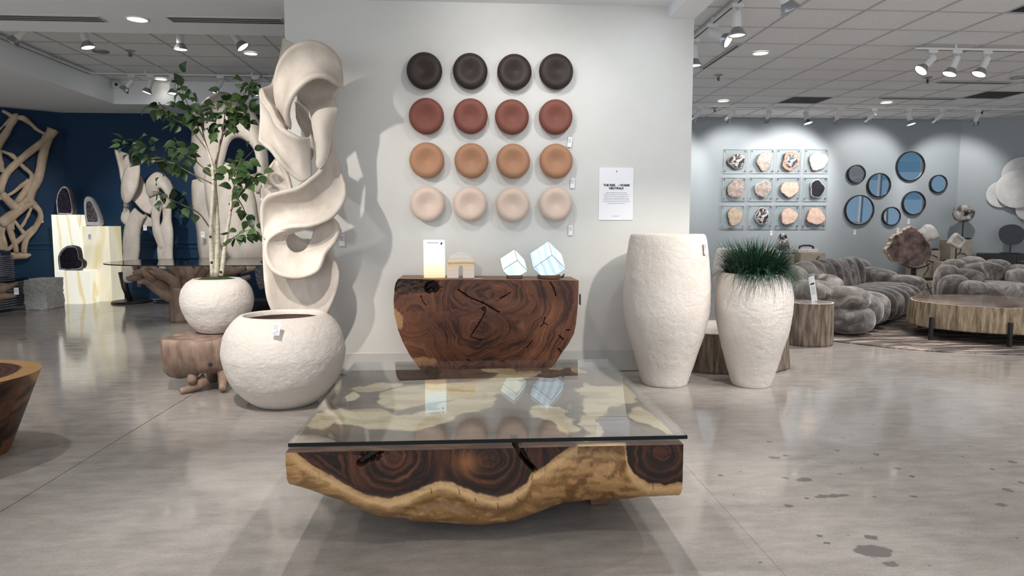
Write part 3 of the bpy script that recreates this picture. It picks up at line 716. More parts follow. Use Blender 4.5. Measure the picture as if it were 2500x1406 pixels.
topc = mixc(np.array((.60, .47, .31)), np.array((.42, .30, .17)), sstep(.45, .7, fbm(px / 90, py / 10, 4.0)))
topcol = mixc(topd, topc * .8, cm)
lip = sstep(1404, 1416, px) * (1 - sstep(1524, 1531, px)) * sstep(YF0 + .05, YF0, V[..., 1])
topcol = mixc(topcol, topc, lip)
col = np.where(tp[..., None], topcol, col)
col = mixc(col, np.array((.01, .007, .005)), np.clip(np.maximum(np.maximum(crack, hol * .9), crackt), 0, 1))
col[NT + NFc + NB:] = CREAM2 * .8
fc = [(j * NU + i, j * NU + i + 1, (j + 1) * NU + i + 1, (j + 1) * NU + i) for j in range(NRW - 1) for i in range(NU - 1)]
fc.append(tuple(j * NU for j in range(NRW))); fc.append(tuple(j * NU + NU - 1 for j in range(NRW - 1, -1, -1)))
mb = MB(); mb.v = [tuple(p) for p in V.reshape(-1, 3)]; mb.f = fc
wb_ = mb.build('wood_base', MT['saman'], ct, angle=50)
set_col(wb_, col.reshape(-1, 3))
for (x, y, w) in ((PZ(1470, 1246, 0).x, 2.98, .085), (PZ(1005, 1268, 0).x, 3.0, .07), (-.25, 3.72, .09), (.5, 3.72, .09)):
    MB().box((x, y, .09), (w, w, .18)).build('foot', MT['dark_wood'], ct, bevel=.006)
for x, y in ((-.55, 2.66), (.7, 2.66), (-.55, 3.9), (.7, 3.9), (.08, 3.3)):
    MB().lathe([(0, ZTOP - .001), (.012, ZTOP - .001), (.012, GZ), (0, GZ)], 12, c=(x, y, 0)).build('glass_spacer', MT['acrylic'], ct)

# ================================================================ CONSOLE AGAINST THE WALL
YC0, YC1 = 5.28, 5.70
outl = [(972, 681), (1050, 682), (1200, 683), (1330, 684), (1413, 685), (1412, 715), (1411, 742), (1409, 765), (1406, 792), (1401, 815), (1388, 839), (1374, 858), (1358, 883), (1340, 906), (1318, 928), (1290, 942), (1200, 942), (1080, 942), (1052, 928), (1030, 905), (1013, 884), (1000, 866), (984, 836), (972, 806), (963, 768), (961, 735), (963, 705), (966, 690)]
oc = []
n_o = len(outl)
for i in range(n_o):                                     # densify the outline
    a, b = outl[i], outl[(i + 1) % n_o]
    m_ = max(2, int(math.hypot(b[0] - a[0], b[1] - a[1]) / 2.6))
    oc += [(a[0] + (b[0] - a[0]) * k / m_, a[1] + (b[1] - a[1]) * k / m_) for k in range(m_)]
oc = np.array(oc); NA = len(oc); cx_, cy_ = 1190.0, 790.0; NRr = 150
fr = np.linspace(0, 1, NRr + 1)[1:]
gx = cx_ + (oc[None, :, 0] - cx_) * fr[:, None]; gy = cy_ + (oc[None, :, 1] - cy_) * fr[:, None]
ox, oz = PY(1190, 790, YC0).x, PY(1190, 790, YC0).z
def to_xz(gx, gy):
    d = FW[None] + RT[None] * ((gx.ravel() - 1250) / F_PX)[:, None] + UP[None] * ((703 - gy.ravel()) / F_PX)[:, None]
    P = CP + d * (YC0 / d[:, 1])[:, None]; return P
Pf = to_xz(gx, gy); Pf[:, 2] = np.maximum(Pf[:, 2], 0.002)
qx, qy = gx.ravel(), gy.ravel()
crk = np.zeros_like(qx)
for pts, w in (([(1118, 706), (1140, 722), (1160, 732), (1176, 738)], 2.2), ([(1176, 738), (1195, 748), (1218, 762)], 3.4), ([(1186, 760), (1168, 792), (1149, 820)], 1.7), ([(1220, 729), (1246, 714)], 1.6), ([(1148, 822), (1175, 829)], 1.3), ([(1343, 688), (1352, 705), (1357, 722)], 1.6),
               ([(1026, 720), (1032, 735), (1040, 745)], 1.8), ([(1330, 775), (1327, 790), (1320, 798)], 1.8), ([(1328, 787), (1338, 794)], 1.3), ([(1362, 818), (1375, 828)], 1.3), ([(1380, 804), (1396, 808)], 1.3), ([(1300, 830), (1285, 848)], 1.2), ([(1362, 850), (1370, 858)], 1.6), ([(1140, 878), (1150, 884)], 1.8)):
    crk = np.maximum(crk, sstep(.7, .2, seg_dist(qx + (fbm(qx / 6, qy / 6) - .5) * 4, qy + (fbm(qx / 6, qy / 6, 5.) - .5) * 3, pts) / w))
crk = np.maximum(crk, sstep(6, 4, np.hypot(qx - 1181, qy - 754)))
bur = sstep(1.1, .8, np.maximum(np.hypot((qx - 1010) / 62, (qy - 694) / 26), 0) + (fbm(qx / 14, qy / 9) - .5) * .7)
hole = sstep(1.05, .8, np.hypot((qx - 1054) / 17, (qy - 702) / 15) + (fbm(qx / 8, qy / 8, 3.) - .5) * .6)
inn = sstep(1.0, .985, np.repeat(fr, NA))
Pf[:, 1] += (0.02 * crk + 0.012 * bur * fbm(qx / 10, qy / 5, 8.) * 2 + 0.06 * hole) * inn
wq = (fbm(qx / 110, qy / 110, 3.) - .5) * 90 + (fbm(qx / 25, qy / 25, 3.) - .5) * 7
ra = np.hypot((qx - 1198) * .95, (qy - 726) * 1.25); rb = np.hypot(qx - 1185, (qy - 800) * 1.15) + 6
rr_ = np.minimum(ra, rb) + 0.35 * np.abs(ra - rb) * 0 + wq
rl = np.hypot((qx - 1010), (qy - 770) * .8) + 100 + wq; rr_ = np.where(qx < 1060, np.minimum(rr_, rl), rr_)
gv = np.clip(.45 + (fbm(rr_ / 16, np.arctan2(qy - 760, qx - 1190) * 1.2, 2., 3) - .5) * .9 + (fbm(rr_ / 3.0, np.arctan2(qy - 760, qx - 1190) * 2.5, 5., 4) - .5) * 1.0 + (fbm(qx / 90, qy / 40, 8.) - .5) * .5, 0, 1)
B0, B1, B2 = np.array((.038, .014, .008)), np.array((.135, .050, .024)), np.array((.25, .108, .050))
cc = mixc(B0, B1, sstep(.1, .6, gv)); cc = mixc(cc, B2, sstep(.6, 1., gv) * .8)
big = fbm(qx / 70, qy / 60, 12.); cc = cc * (0.85 + .7 * big[:, None])
cc = mixc(cc, np.array((.03, .018, .012)), bur * (.55 + .4 * fbm(qx / 30, qy / 3, 6.)))
crm = np.maximum(sstep(1.1, .8, np.hypot((qx - 968) / 16, (qy - 782) / 26) + (fbm(qx / 9, qy / 9, 2.) - .5) * .7), sstep(1.1, .8, np.hypot((qx - 1030) / 36, (qy - 883) / 12) + (fbm(qx / 7, qy / 12, 4.) - .5) * .8))
cc = mixc(cc, np.array((.42, .23, .10)), crm * .85)
cc = mixc(cc, np.array((.008, .006, .005)), np.clip(np.maximum(crk, hole), 0, 1))
c0 = len(Pf); verts = [tuple(p) for p in Pf] + [(ox, YC0, oz)]; cols = list(cc) + [B0]
faces = []
for j in range(NRr - 1):
    for i in range(NA):
        i2 = (i + 1) % NA; faces.append((j * NA + i, j * NA + i2, (j + 1) * NA + i2, (j + 1) * NA + i))
faces += [(c0, (i + 1) % NA, i) for i in range(NA)]
last = (NRr - 1) * NA; prev = last
for k in range(1, 9):                                     # slab sides
    y = YC0 + (YC1 - YC0) * k / 8; st = len(verts)
    for i in range(NA):
        p = Pf[last + i]; gxx = fbm(p[0] * 3 + 20, y * 40, p[2] * 3)
        verts.append((p[0], y, p[2])); cols.append(B1 * (.9 + .8 * gxx) + np.array((.06, .035, .02)))
    faces += [(prev + i, prev + (i + 1) % NA, st + (i + 1) % NA, st + i) for i in range(NA)]; prev = st
faces.append(tuple(prev + i for i in range(NA)))
cs = thing('console_table', 'half-round brown wood slab console standing against the display wall', 'console table', ((Pf[:, 0].min() + Pf[:, 0].max()) / 2, 5.49, 0))
mb = MB(); mb.v = verts; mb.f = faces
sl = mb.build('wood_slab', MT['console_wood'], cs, angle=40); set_col(sl, np.array(cols))
P = PY(1415, 731, 5.4); MB().box((P.x + .003, 5.40, P.z), (.004, .06, .085)).build('black_tag', MT['black'], cs)
ZCON = PY(1200, 683, YC0).z

# ================================================================ ROUND WALL DISCS
def small_print(mbx, c, w, h, n=4):
    pass
DISC_COL = [((.026, .017, .014), (.042, .029, .024)), ((.170, .058, .042), (.215, .078, .056)), ((.36, .185, .105), (.42, .225, .130)), ((.62, .48, .395), (.68, .535, .45))]
ROWS = [[(1036, 172), (1148, 173), (1256, 175), (1358, 174)], [(1041, 283), (1149, 283), (1250, 285), (1357, 285)], [(1042, 391), (1151, 392), (1253, 393), (1358, 393)], [(1044, 498), (1148, 498), (1252, 500), (1357, 498)]]
CN = ['dark chocolate brown', 'brick red-brown', 'tan camel brown', 'pale blush beige']; RN = ['top', 'second', 'third', 'bottom']; ON = ['first', 'second', 'third', 'fourth']
prof = [(0, 0.0), (.075, 0.0), (.105, .006), (.128, .02), (.139, .04), (.140, .055), (.134, .072), (.118, .088), (.097, .094), (.072, .088), (.045, .076), (.02, .066), (.006, .062), (0, .062)]
pr = catmull(prof, 56); pr[:, 0] = np.maximum(pr[:, 0], 0)
for r in range(4):
    m = mat('disc_' + CN[r].split()[0], DISC_COL[r][0], 0.65 if r else 0.55, spec=0.3, col2=DISC_COL[r][1], vscale=170, lo=.3, hi=.7, bump=.12, bscale=260, bdist=.002)
    me = MB().lathe([(0, 0.0)] + [tuple(p) for p in pr[1:-1]] + [(0, pr[-1][1])], 64, 'Y', fn=lambda w, h: 1 + .018 * max(0, math.cos(w + PI / 2)) ** 3 - .01 * math.cos(2 * w)).mesh('wall_disc', m, True)
    for k, (x, y) in enumerate(ROWS[r]):
        o = link_mesh('wall_disc', me); P = PY(x, y, WY - .06); o.location = (P.x, WY - .001, P.z)
        s = [1.02, 1.0, 1.0, 1.0][k] * (1.0 if r else 1.01); o.scale = (s, 1, s); o.rotation_euler = (0, random.uniform(-.25, .25), 0)
        tag(o, f'{CN[r]} dimpled wall disc, {ON[k]} from the left in the {RN[r]} row', 'wall decor', f'{CN[r]} wall discs')
def price_tag(P, w, h, label=None, parent=None, rot=(0, 0, 0), black=False, red=False, name='price_tag', group='price tags'):
    """card facing -Y with printed lines; a thing when it hangs on its own, else a part"""
    o = MB().box((0, 0, 0), (w, .0016, h)).build(name, MT['black'] if black else MT['paper'], None)
    mbp = MB()
    for k, (zz, ww) in enumerate(((.28, .6), (.18, .7), (.08, .5), (-.02, .65))):
        mbp.box((-w * .05, -.0011, zz * h), (w * ww, .0006, h * .035))
    pr_ = mbp.build('print', MT['paper'] if black else MT['inkgray'], o, world=False)
    if red:
        text_obj('brand_text', 'phillips\ncollection', w * .2, (0, -.0012, -h * .33), MT['ink'], o)
        MB().lathe([(0, 0), (w * .08, 0), (w * .08, .001), (0, .001)], 12, 'Y', (w * .25, -.001, -h * .18)).build('red_mark', MT['red'], o)
    o.location = P; o.rotation_euler = rot
    if parent is not None:
        o.parent = parent; o.location = wmat(parent).inverted() @ Vector(P)
    else: tag(o, label, 'price tag', group)
    return o
def wall_tag(px, py, label, w=.036, h=.082, ang=0.0, Y=WY - .014):
    P = PY(px, py, Y); o = price_tag(P, w, h, label, rot=(0, ang, 0))
    MB().tube([(0, .002, h / 2 - .004), (-.006, .006, h / 2 + .05)], .0008, 5).build('string', MT['paper'], o, world=False)
wall_tag(1391, 347, 'small white price tag hanging under the last red-brown disc', ang=.12)
wall_tag(1398, 447, 'small white price tag hanging under the last tan disc', ang=.04)
wall_tag(1393, 562, 'small white price tag hanging under the last pale beige disc', ang=.02)
wall_tag(834, 586, 'small white price tag on the display wall beside the tall carved sculpture', .05, .10)
# poster
Pa, Pb = PY(1463, 409, WY - .006), PY(1545, 537, WY - .006)
w_, h_ = Pb.x - Pa.x, Pa.z - Pb.z
po = MB().box((0, 0, 0), (w_, .006, h_)).build('poster', MT['paper']); po.location = ((Pa.x + Pb.x) / 2, WY - .0035, (Pa.z + Pb.z) / 2)
tag(po, 'white printed poster reading THE RISE of WARM NEUTRALS on the display wall', 'poster')
yy = -.0042
def pz_(v): return h_ / 2 - (v - 85) / (1325 - 85) * h_      # zoomed poster rows -> local z
text_obj('title_text', 'THE RISE', .0255, (-.0595, yy, pz_(502)), MT['ink'], po, bold=.0011)
text_obj('title_text', 'of', .0235, (.0185, yy, pz_(503)), MT['inkgray'], po, shear=.35)
text_obj('title_text', 'WARM', .0255, (.0735, yy, pz_(502)), MT['ink'], po, bold=.0011)
text_obj('title_text', 'NEUTRALS', .0255, (.0, yy, pz_(574)), MT['ink'], po, bold=.0011)
for k, ln in enumerate(['Warmth is shaping interiors with soft nudes,', 'rich neutrals and deep browns that invite a feeling of', 'the calm. From stone silhouettes to organic wood, a', 'finish that balances, creating depth that feels natural', 'and considered. It is a fresh take on neutrals, grounded', 'in nature and craft for every space. Warm elements and', 'welcoming wood tones create rooms.']):
    text_obj('body_text', ln, .0098, (0, yy, pz_(674 + 42.5 * k)), MT['inkgray'], po, bold=-.0001)
text_obj('body_text', 'phillips collection', .0075, (0, yy, pz_(1232)), MT['inkgray'], po)
MB().lathe([(0, 0), (.0055, .0), (.0055, .0012), (0, .0012)], 16, 'Y', (0.002, -.003, pz_(172))).tube([(.002, -.0038, pz_(176)), (.002, -.0038, pz_(198))], [.004, .0006], 6).build('red_logo', MT['red'], po, world=False)

# ================================================================ PLASTER PLANTERS
def plaster(name, c1, c2, sc=38, strength=.7, dist=.016):
    m, nt, b = _mat(name); L = nt.links.new
    tc = nd(nt, 'ShaderNodeTexCoord')
    n0 = nd(nt, 'ShaderNodeTexNoise', i_Scale=3.0, i_Detail=3.0); L(tc.outputs['Object'], n0.inputs['Vector'])
    L(ramp(nt, n0.outputs[0], [(.35, c1), (.65, c2)]), b.inputs['Base Color']); b.inputs['Roughness'].default_value = .85
    n1 = nd(nt, 'ShaderNodeTexNoise', i_Scale=sc, i_Detail=4.0, i_Roughness=.55, i_Distortion=1.2); L(tc.outputs['Object'], n1.inputs['Vector'])
    cr = nd(nt, 'ShaderNodeMath', operation='PINGPONG'); cr.inputs[1].default_value = .16; L(n1.outputs[0], cr.inputs[0])   # crumpled plaster folds
    bp = nd(nt, 'ShaderNodeBump', i_Strength=strength, i_Distance=dist); L(cr.outputs[0], bp.inputs['Height']); L(bp.outputs[0], b.inputs['Normal'])
    return m
MT['plaster'] = plaster('white_plaster', (.66, .595, .535), (.70, .645, .585))
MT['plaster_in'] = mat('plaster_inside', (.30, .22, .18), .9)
def planter(name, label, loc, prof_out, rim_t, depth, lump=.006, segs=260, cat='planter', square=0.0):
    t = thing(name, label, cat, loc)
    pr = catmull(prof_out, 170)
    po_ = [(0, pr[0][1])] + [tuple(p) for p in pr]
    rt, zt = pr[-1]
    fn = (lambda w, h: 1 + square * (abs(math.cos(w)) ** 6 + abs(math.sin(w)) ** 6 - .5)) if square else None
    pin = [(rt - rim_t * .25, zt + .004), (rt - rim_t * .75, zt + .004), (rt - rim_t, zt - .004), (rt - rim_t - .004, zt - .03)]
    b = MB().lathe(po_ + pin, segs, fn=fn).build('body', MT['plaster'], t, world=False, smooth=True)
    v = verts_of(b.data); n = np.empty(len(v) * 3, np.float32); b.data.vertices.foreach_get('normal', n); n = n.reshape(-1, 3)
    k = sstep(zt, zt - .05, v[:, 2]) * sstep(0, .03, v[:, 2])
    s = sum(map(ord, name + label)) % 50
    d = ((fbm(v[:, 0] * 7 + s, v[:, 1] * 7, v[:, 2] * 7, 3) - .5) * 2 * lump + (np.abs(fbm(v[:, 0] * 26 + s, v[:, 1] * 26, v[:, 2] * 34, 3) - .5) - .1) * lump * -1.5) * k
    put_verts(b.data, v + n * d[:, None])
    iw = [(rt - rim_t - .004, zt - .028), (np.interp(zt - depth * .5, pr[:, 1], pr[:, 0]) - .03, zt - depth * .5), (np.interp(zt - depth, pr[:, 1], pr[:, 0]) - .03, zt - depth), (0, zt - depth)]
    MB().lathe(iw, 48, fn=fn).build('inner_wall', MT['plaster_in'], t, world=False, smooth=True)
    return t
# big bowl in front
bowl = planter('bowl_planter', 'large round empty white plaster bowl planter on the floor', (-1.292, 4.86, 0), [(.19, 0), (.215, .012), (.30, .085), (.375, .19), (.414, .32), (.418, .40), (.395, .50), (.35, .575), (.305, .618), (.29, .628)], .03, .35)
Pt = PY(671, 807, 4.43); price_tag((Pt.x, 4.462, Pt.z + .005), .052, .082, parent=bowl, red=True, rot=(-.42, 0.03, -.12))
# small bowl with tree
pot = planter('bowl_planter', 'small round white plaster bowl planter holding a birch tree', (-1.975, 5.52, .413), [(.125, 0), (.15, .01), (.215, .08), (.26, .18), (.272, .25), (.258, .33), (.225, .385), (.19, .412), (.178, .418)], .02, .10)
MT['moss'] = mat('moss', (.02, .045, .008), .95, col2=(.06, .10, .02), vscale=60, bump=1., bscale=120, bdist=.02)
mo = MB().lathe([(0, .435), (.06, .432), (.11, .425), (.15, .41), (.165, .395)], 40).build('moss', MT['moss'], pot, world=False, smooth=True); rough_up(mo.data, .012, 30)
# tall planters
tall = planter('tall_planter', 'tallest white plaster urn planter, empty, at the right end of the display wall', (1.557, 5.275, 0), [(.165, 0), (.178, .012), (.205, .10), (.248, .24), (.295, .40), (.326, .55), (.334, .68), (.330, .82), (.318, .98), (.302, 1.10), (.288, 1.165), (.278, 1.18)], .03, .5, square=0)
Pt = PY(1704, 605, 5.0); price_tag((1.776, 5.03, Pt.z), .042, .094, parent=tall, rot=(0, -.04, .72))
gpl = planter('tall_planter', 'white plaster urn planter filled with green grass beside the tallest urn', (2.222, 5.18, 0), [(.135, 0), (.148, .012), (.175, .10), (.215, .24), (.258, .40), (.285, .55), (.291, .65), (.284, .75), (.262, .83), (.243, .872), (.235, .88)], .026, .08)
Pt = PY(1899, 705, 4.95); price_tag((2.405, 4.967, Pt.z), .045, .085, parent=gpl, red=True, rot=(-.1, 0.03, .62))
planter('tall_planter', 'white plaster urn planter half hidden behind the grass planter', (3.02, 7.25, 0), [(.17, 0), (.19, .012), (.22, .10), (.27, .28), (.325, .5), (.355, .70), (.352, .82), (.33, .93), (.315, .985), (.30, 1.0)], .03, .5)
# grass
MT['grass'] = mat('grass_blade', (.008, .034, .020), .5, col2=(.022, .070, .036), vscale=9)
mbg = MB(); rg = random.Random(3)
for k in range(3000):
    a = rg.uniform(0, 2 * PI); r0 = .205 * math.sqrt(rg.random()); x0, y0 = r0 * math.cos(a), r0 * math.sin(a)
    L_ = rg.uniform(.20, .44); lean = rg.uniform(.25, 1.35) * (.45 + r0 / .205 * 1.1); a2 = a + rg.uniform(-.7, .7); w = rg.uniform(.0030, .0052)
    pts = []; ang = lean * .25; x, z = 0.0, 0.0; n_ = 6
    for i in range(n_):
        pts.append((x0 + x * math.cos(a2), y0 + x * math.sin(a2), .84 + z)); ang += lean * .24; x += L_ / n_ * math.sin(ang); z += L_ / n_ * math.cos(ang)
    if pts[-1][0] < -.31 or math.hypot(pts[-1][0], pts[-1][1]) > .44: continue
    vs = []; sx_, sy_ = -math.sin(a2), math.cos(a2)
    for i, p in enumerate(pts):
        ww = w * (1 - (i / (n_ - 1)) ** 2 * .95); vs += [(p[0] - sx_ * ww, p[1] - sy_ * ww, p[2]), (p[0] + sx_ * ww, p[1] + sy_ * ww, p[2])]
    mbg.add(vs, [(2 * i, 2 * i + 1, 2 * i + 3, 2 * i + 2) for i in range(n_ - 1)])
gr = mbg.build('grass', MT['grass'], gpl, world=False); gr['kind'] = 'stuff'

# ================================================================ RIBBON SCULPTURES
MT['carved'] = mat('bleached_carved_wood', (.44, .375, .315), .75, col2=(.60, .535, .47), vscale=6, stretch=(1, 1, .5), lo=.3, hi=.62, detail=8, bump=.3, bscale=45, bstretch=(1, 1, 5), bdist=.008)
def ribbon(mb, rows, Y, thick=.03, n=56, m=21, lip=.55):
    """rows = [(ax, ay, ad, bx, by, bd, bulge)]: the two edges of a carved band (photo position and depth offset in metres); bulge < 0 swells to the viewer"""
    R = catmull(rows, n); G = np.zeros((n, m, 3))
    for i, r in enumerate(R):
        A = np.array(PY(r[0], r[1], Y + r[2])); B = np.array(PY(r[3], r[4], Y + r[5]))
        for j in range(m):
            s = j / (m - 1); p = A * (1 - s) + B * s; p[1] += r[6] * 4 * s * (1 - s); G[i, j] = p
    du = np.gradient(G, axis=0); dv = np.gradient(G, axis=1); N = np.cross(du, dv); N /= np.linalg.norm(N, axis=2, keepdims=True) + 1e-9
    s = np.linspace(-1, 1, m); prof_ = ((1 + lip * np.exp(-((1 - np.abs(s)) / .13) ** 2)) * (1 - np.abs(s) ** 14 * .5))[None, :, None]            # rounded swelling lips
    e = np.linspace(0, 1, n); pe = (np.minimum(1, np.minimum(e, 1 - e) * 16 + .35))[:, None, None]
    A = G + N * thick / 2 * prof_ * pe; B = G - N * thick / 2 * prof_ * pe
    vs = np.concatenate([A.reshape(-1, 3), B.reshape(-1, 3)]); o = n * m; fs = []
    for i in range(n - 1):
        for j in range(m - 1):
            a = i * m + j; fs += [(a, a + 1, a + m + 1, a + m), (o + a, o + a + m, o + a + m + 1, o + a + 1)]
        for j in (0, m - 1):
            a = i * m + j; fs.append((a, a + m, o + a + m, o + a))
    for i in (0, n - 1):
        for j in range(m - 1):
            a = i * m + j; fs.append((a, a + 1, o + a + 1, o + a))
    mb.add(vs, fs)
def q3(x, y): return 550 + x / 3.515, 60 + y / 3.515
def q4(x, y): return 550 + x / 2.467, 440 + y / 2.467
def rw(f, a, ad, b, bd, bu): return (*f(*a), ad, *f(*b), bd, bu)
YS = 5.36
sc_mb = MB()
ribbon(sc_mb, [rw(q3, (490, 820), -.03, (560, 905), -.10, .01), rw(q3, (432, 640), -.07, (534, 770), -.19, .03), rw(q3, (416, 480), -.11, (560, 655), -.25, .05), rw(q3, (446, 335), -.16, (622, 556), -.29, .075), rw(q3, (526, 215), -.20, (705, 484), -.30, .09), rw(q3, (640, 148), -.22, (795, 448), -.29, .10), rw(q3, (765, 138), -.21, (885, 468), -.25, .10), rw(q3, (885, 192), -.17, (955, 515), -.18, .08), rw(q3, (994, 305), -.10, (1004, 550), -.09, .05)], YS, .038, 72, lip=.7)
ribbon(sc_mb, [rw(q3, (492, 108), .12, (612, 168), .06, .03), rw(q3, (470, 260), .12, (530, 240), .06, .03), rw(q3, (435, 390), .11, (470, 360), .06, .02), rw(q3, (398, 495), .1, (440, 500), .05, .02), rw(q3, (380, 600), .1, (450, 640), .06, .02)], YS, .03, 30)
ribbon(sc_mb, [rw(q3, (300, 545), -.04, (283, 1000), -.12, .02), rw(q3, (335, 640), -.10, (330, 1045), -.14, .04), rw(q3, (392, 725), -.16, (395, 1095), -.16, .06), rw(q3, (432, 815), -.20, (470, 1190), -.16, .06), rw(q3, (505, 893), -.22, (565, 1290), -.14, .05), rw(q3, (615, 950), -.21, (660, 1352), -.11, .03), rw(q3, (724, 970), -.12, (745, 1300), -.06, .01)], YS, .036, 64, lip=.7)
ribbon(sc_mb, [rw(q3, (415, 488), .08, (298, 548), -.04, .03), rw(q3, (430, 560), .08, (330, 632), -.10, .04), rw(q3, (450, 640), .07, (390, 720), -.16, .04), rw(q3, (500, 760), .06, (435, 815), -.20, .03), rw(q3, (560, 880), .02, (500, 890), -.21, .02)], YS, .028, 30)
ribbon(sc_mb, [rw(q3, (600, 420), .05, (985, 430), .05, .05), rw(q3, (600, 540), .07, (985, 530), .06, .05), rw(q3, (625, 640), .06, (950, 610), .06, .03), rw(q3, (690, 705), .03, (948, 660), .03, .0), rw(q3, (738, 765), -.02, (966, 742), .02, -.06), rw(q3, (755, 870), -.04, (918, 890), .0, -.06), rw(q3, (782, 1010), -.06, (902, 1020), -.02, -.04), rw(q3, (795, 1130), -.08, (868, 1150), -.06, -.02), rw(q3, (780, 1225), -.09, (812, 1245), -.09, -.0)], YS, .034)
ribbon(sc_mb, [rw(q3, (905, 960), .04, (912, 965), .05, 0), rw(q3, (882, 1110), -.03, (962, 1130), .08, .03), rw(q3, (806, 1250), -.09, (1010, 1290), .06, .06), (760, 433, -.13, 846, 456, .02, .08), (724, 458, -.15, 842, 489, -.05, .10), (680, 469, -.15, 812, 531, -.11, .12), (651, 478, -.13, 761, 552, -.15, .12), (637, 500, -.09, 712, 556, -.16, .11), (636, 540, -.04, 676, 568, -.14, .07), (640, 580, .0, 652, 590, -.10, .03)], YS, .036, 80)
O = [(650, 222), (688, 290), (665, 365), (605, 440), (560, 545), (450, 592), (330, 577), (262, 522), (235, 440), (245, 362), (320, 305), (430, 283)]
I = [(535, 285), (522, 335), (503, 385), (470, 428), (430, 440), (402, 431), (383, 408), (372, 380), (368, 355), (385, 325), (430, 300), (480, 290)]
DO = [-.06, -.02, -.03, -.07, -.13, -.17, -.18, -.17, -.15, -.14, -.15, -.14]; DI = [.05, .07, .06, .03, .0, -.02, -.03, -.03, -.04, -.05, -.04, -.02]
ribbon(sc_mb, [rw(q4, o, do, i_, di, .03) for o, do, i_, di in zip(O, DO, I, DI)], YS, .034, 96)
ribbon(sc_mb, [rw(q4, (216, 180), .02, (360, 200), .09, .02), rw(q4, (221, 300), .03, (420, 330), .11, .03), rw(q4, (223, 430), .03, (598, 420), .10, .05), rw(q4, (227, 540), .03, (668, 495), .06, .08), rw(q4, (234, 620), .02, (686, 575), .04, .10), rw(q4, (247, 710), .02, (668, 680), .04, .10), rw(q4, (278, 790), .03, (618, 800), .06, .08), rw(q4, (330, 890), .05, (550, 900), .07, .04), rw(q4, (380, 1010), .05, (500, 1020), .06, .02)], YS, .036, 60)
ribbon(sc_mb, [rw(q3, (425, 1150), .08, (470, 1180), .02, .02), rw(q3, (350, 1265), .08, (540, 1300), .04, .05), rw(q3, (303, 1400), .07, (575, 1420), .04, .07), rw(q4, (205, 60), .05, (420, 80), .02, .06), rw(q4, (216, 130), .02, (400, 140), .02, .04)], YS, .03, 36)
ribbon(sc_mb, [rw(q3, (598, 660), .08, (610, 780), .06, .0), rw(q3, (660, 720), .06, (640, 870), .06, .02), rw(q3, (735, 850), .05, (690, 950), .04, .02), rw(q3, (745, 960), .05, (720, 1080), .05, .0), rw(q3, (760, 1120), .06, (720, 1220), .05, 0)], YS, .028, 30)
ribbon(sc_mb, [(804, 565, .05, 760, 600, .10, 0), (832, 560, .06, 790, 610, .10, .02), (800, 615, .05, 755, 640, .08, .02), (770, 640, .05, 735, 660, .08, .02)], YS, .03, 24)
Pm = PY(735, 760, YS)
scu = thing('carved_sculpture', 'tall cream sculpture of twisting carved wooden bands before the display wall', 'sculpture', (Pm.x, YS + .03, 0))
so = sc_mb.build('twisted_bands', MT['carved'], scu, smooth=True)
md = so.modifiers.new('sub', 'SUBSURF'); md.levels = 1; md.render_levels = 1
MB().lathe([(0, .0), (.23, .0), (.235, .006), (.235, .022), (.22, .03), (0, .03)], 56).build('base_plate', MT['black'], scu, world=False, angle=40)
MB().cyl((0, 0, .028), (0, 0, .55), .022, 12).build('support_rod', MT['black'], scu, world=False)
P = PZ(812, 934, .035); price_tag((P.x - .02, P.y, .055), .06, .035, parent=scu, rot=(-.6, -.4, 0))
# ---- pair of twisting bands (second sculpture) in front of the navy wall
def z2(x, y): return x / 3.569, 394 + y / 3.569
def z5(x, y): return 280 + x / 3.195, 160 + y / 3.195
Y2 = 11.45
m2 = MB()
ribbon(m2, [rw(z5, (0, 655), .0, (108, 690), .1, .03), rw(z5, (35, 790), -.02, (130, 780), .1, .03), rw(z5, (60, 930), -.02, (205, 870), .1, .05), rw(z5, (130, 1030), -.05, (250, 960), .05, .03), rw(z5, (215, 1130), -.1, (285, 1070), -.02, .0), rw(z5, (280, 1160), -.1, (300, 1110), -.06, .0)], Y2, .06, 50, 9)
ribbon(m2, [rw(z5, (190, 718), -.02, (200, 800), -.08, .0), rw(z5, (100, 800), -.08, (190, 880), -.14, -.05), rw(z5, (62, 920), -.1, (175, 960), -.16, -.07), rw(z5, (65, 1020), -.08, (130, 1050), -.16, -.05), rw(z5, (100, 1090), -.03, (80, 1090), -.12, 0), rw(z5, (52, 1160), -.04, (110, 1120), .0, .0), rw(z5, (60, 1210), -.02, (130, 1180), .02, -.03), rw(z5, (100, 1250), .0, (160, 1210), .03, -.02)], Y2, .06, 60, 9)
ribbon(m2, [rw(z5, (160, 1110), .02, (250, 1180), -.02, -.03), rw(z5, (110, 1200), .0, (225, 1210), -.02, -.05), rw(z5, (85, 1280), .0, (200, 1290), -.02, -.06), rw(z5, (75, 1400), .0, (195, 1410), -.02, -.06), rw(z2, (1085, 800), .0, (1215, 790), -.02, -.05), rw(z2, (1072, 990), .0, (1190, 930), -.02, -.04), rw(z2, (1090, 1060), .0, (1150, 1060), 0, -.02)], Y2, .07, 50, 9)
ribbon(m2, [rw(z5, (340, 1010), .05, (370, 960), .06, .0), rw(z5, (270, 1010), .0, (350, 985), -.04, -.04), rw(z5, (256, 910), .0, (345, 960), -.06, -.07), rw(z5, (330, 838), .02, (375, 955), -.06, -.08), rw(z5, (420, 890), .02, (385, 970), -.06, -.07), rw(z5, (457, 980), .02, (405, 1000), -.05, -.05), rw(z5, (445, 1050), .02, (410, 1070), -.03, -.03), rw(z5, (400, 1130), .0, (350, 1120), -.03, -.02)], Y2, .06, 70, 9)
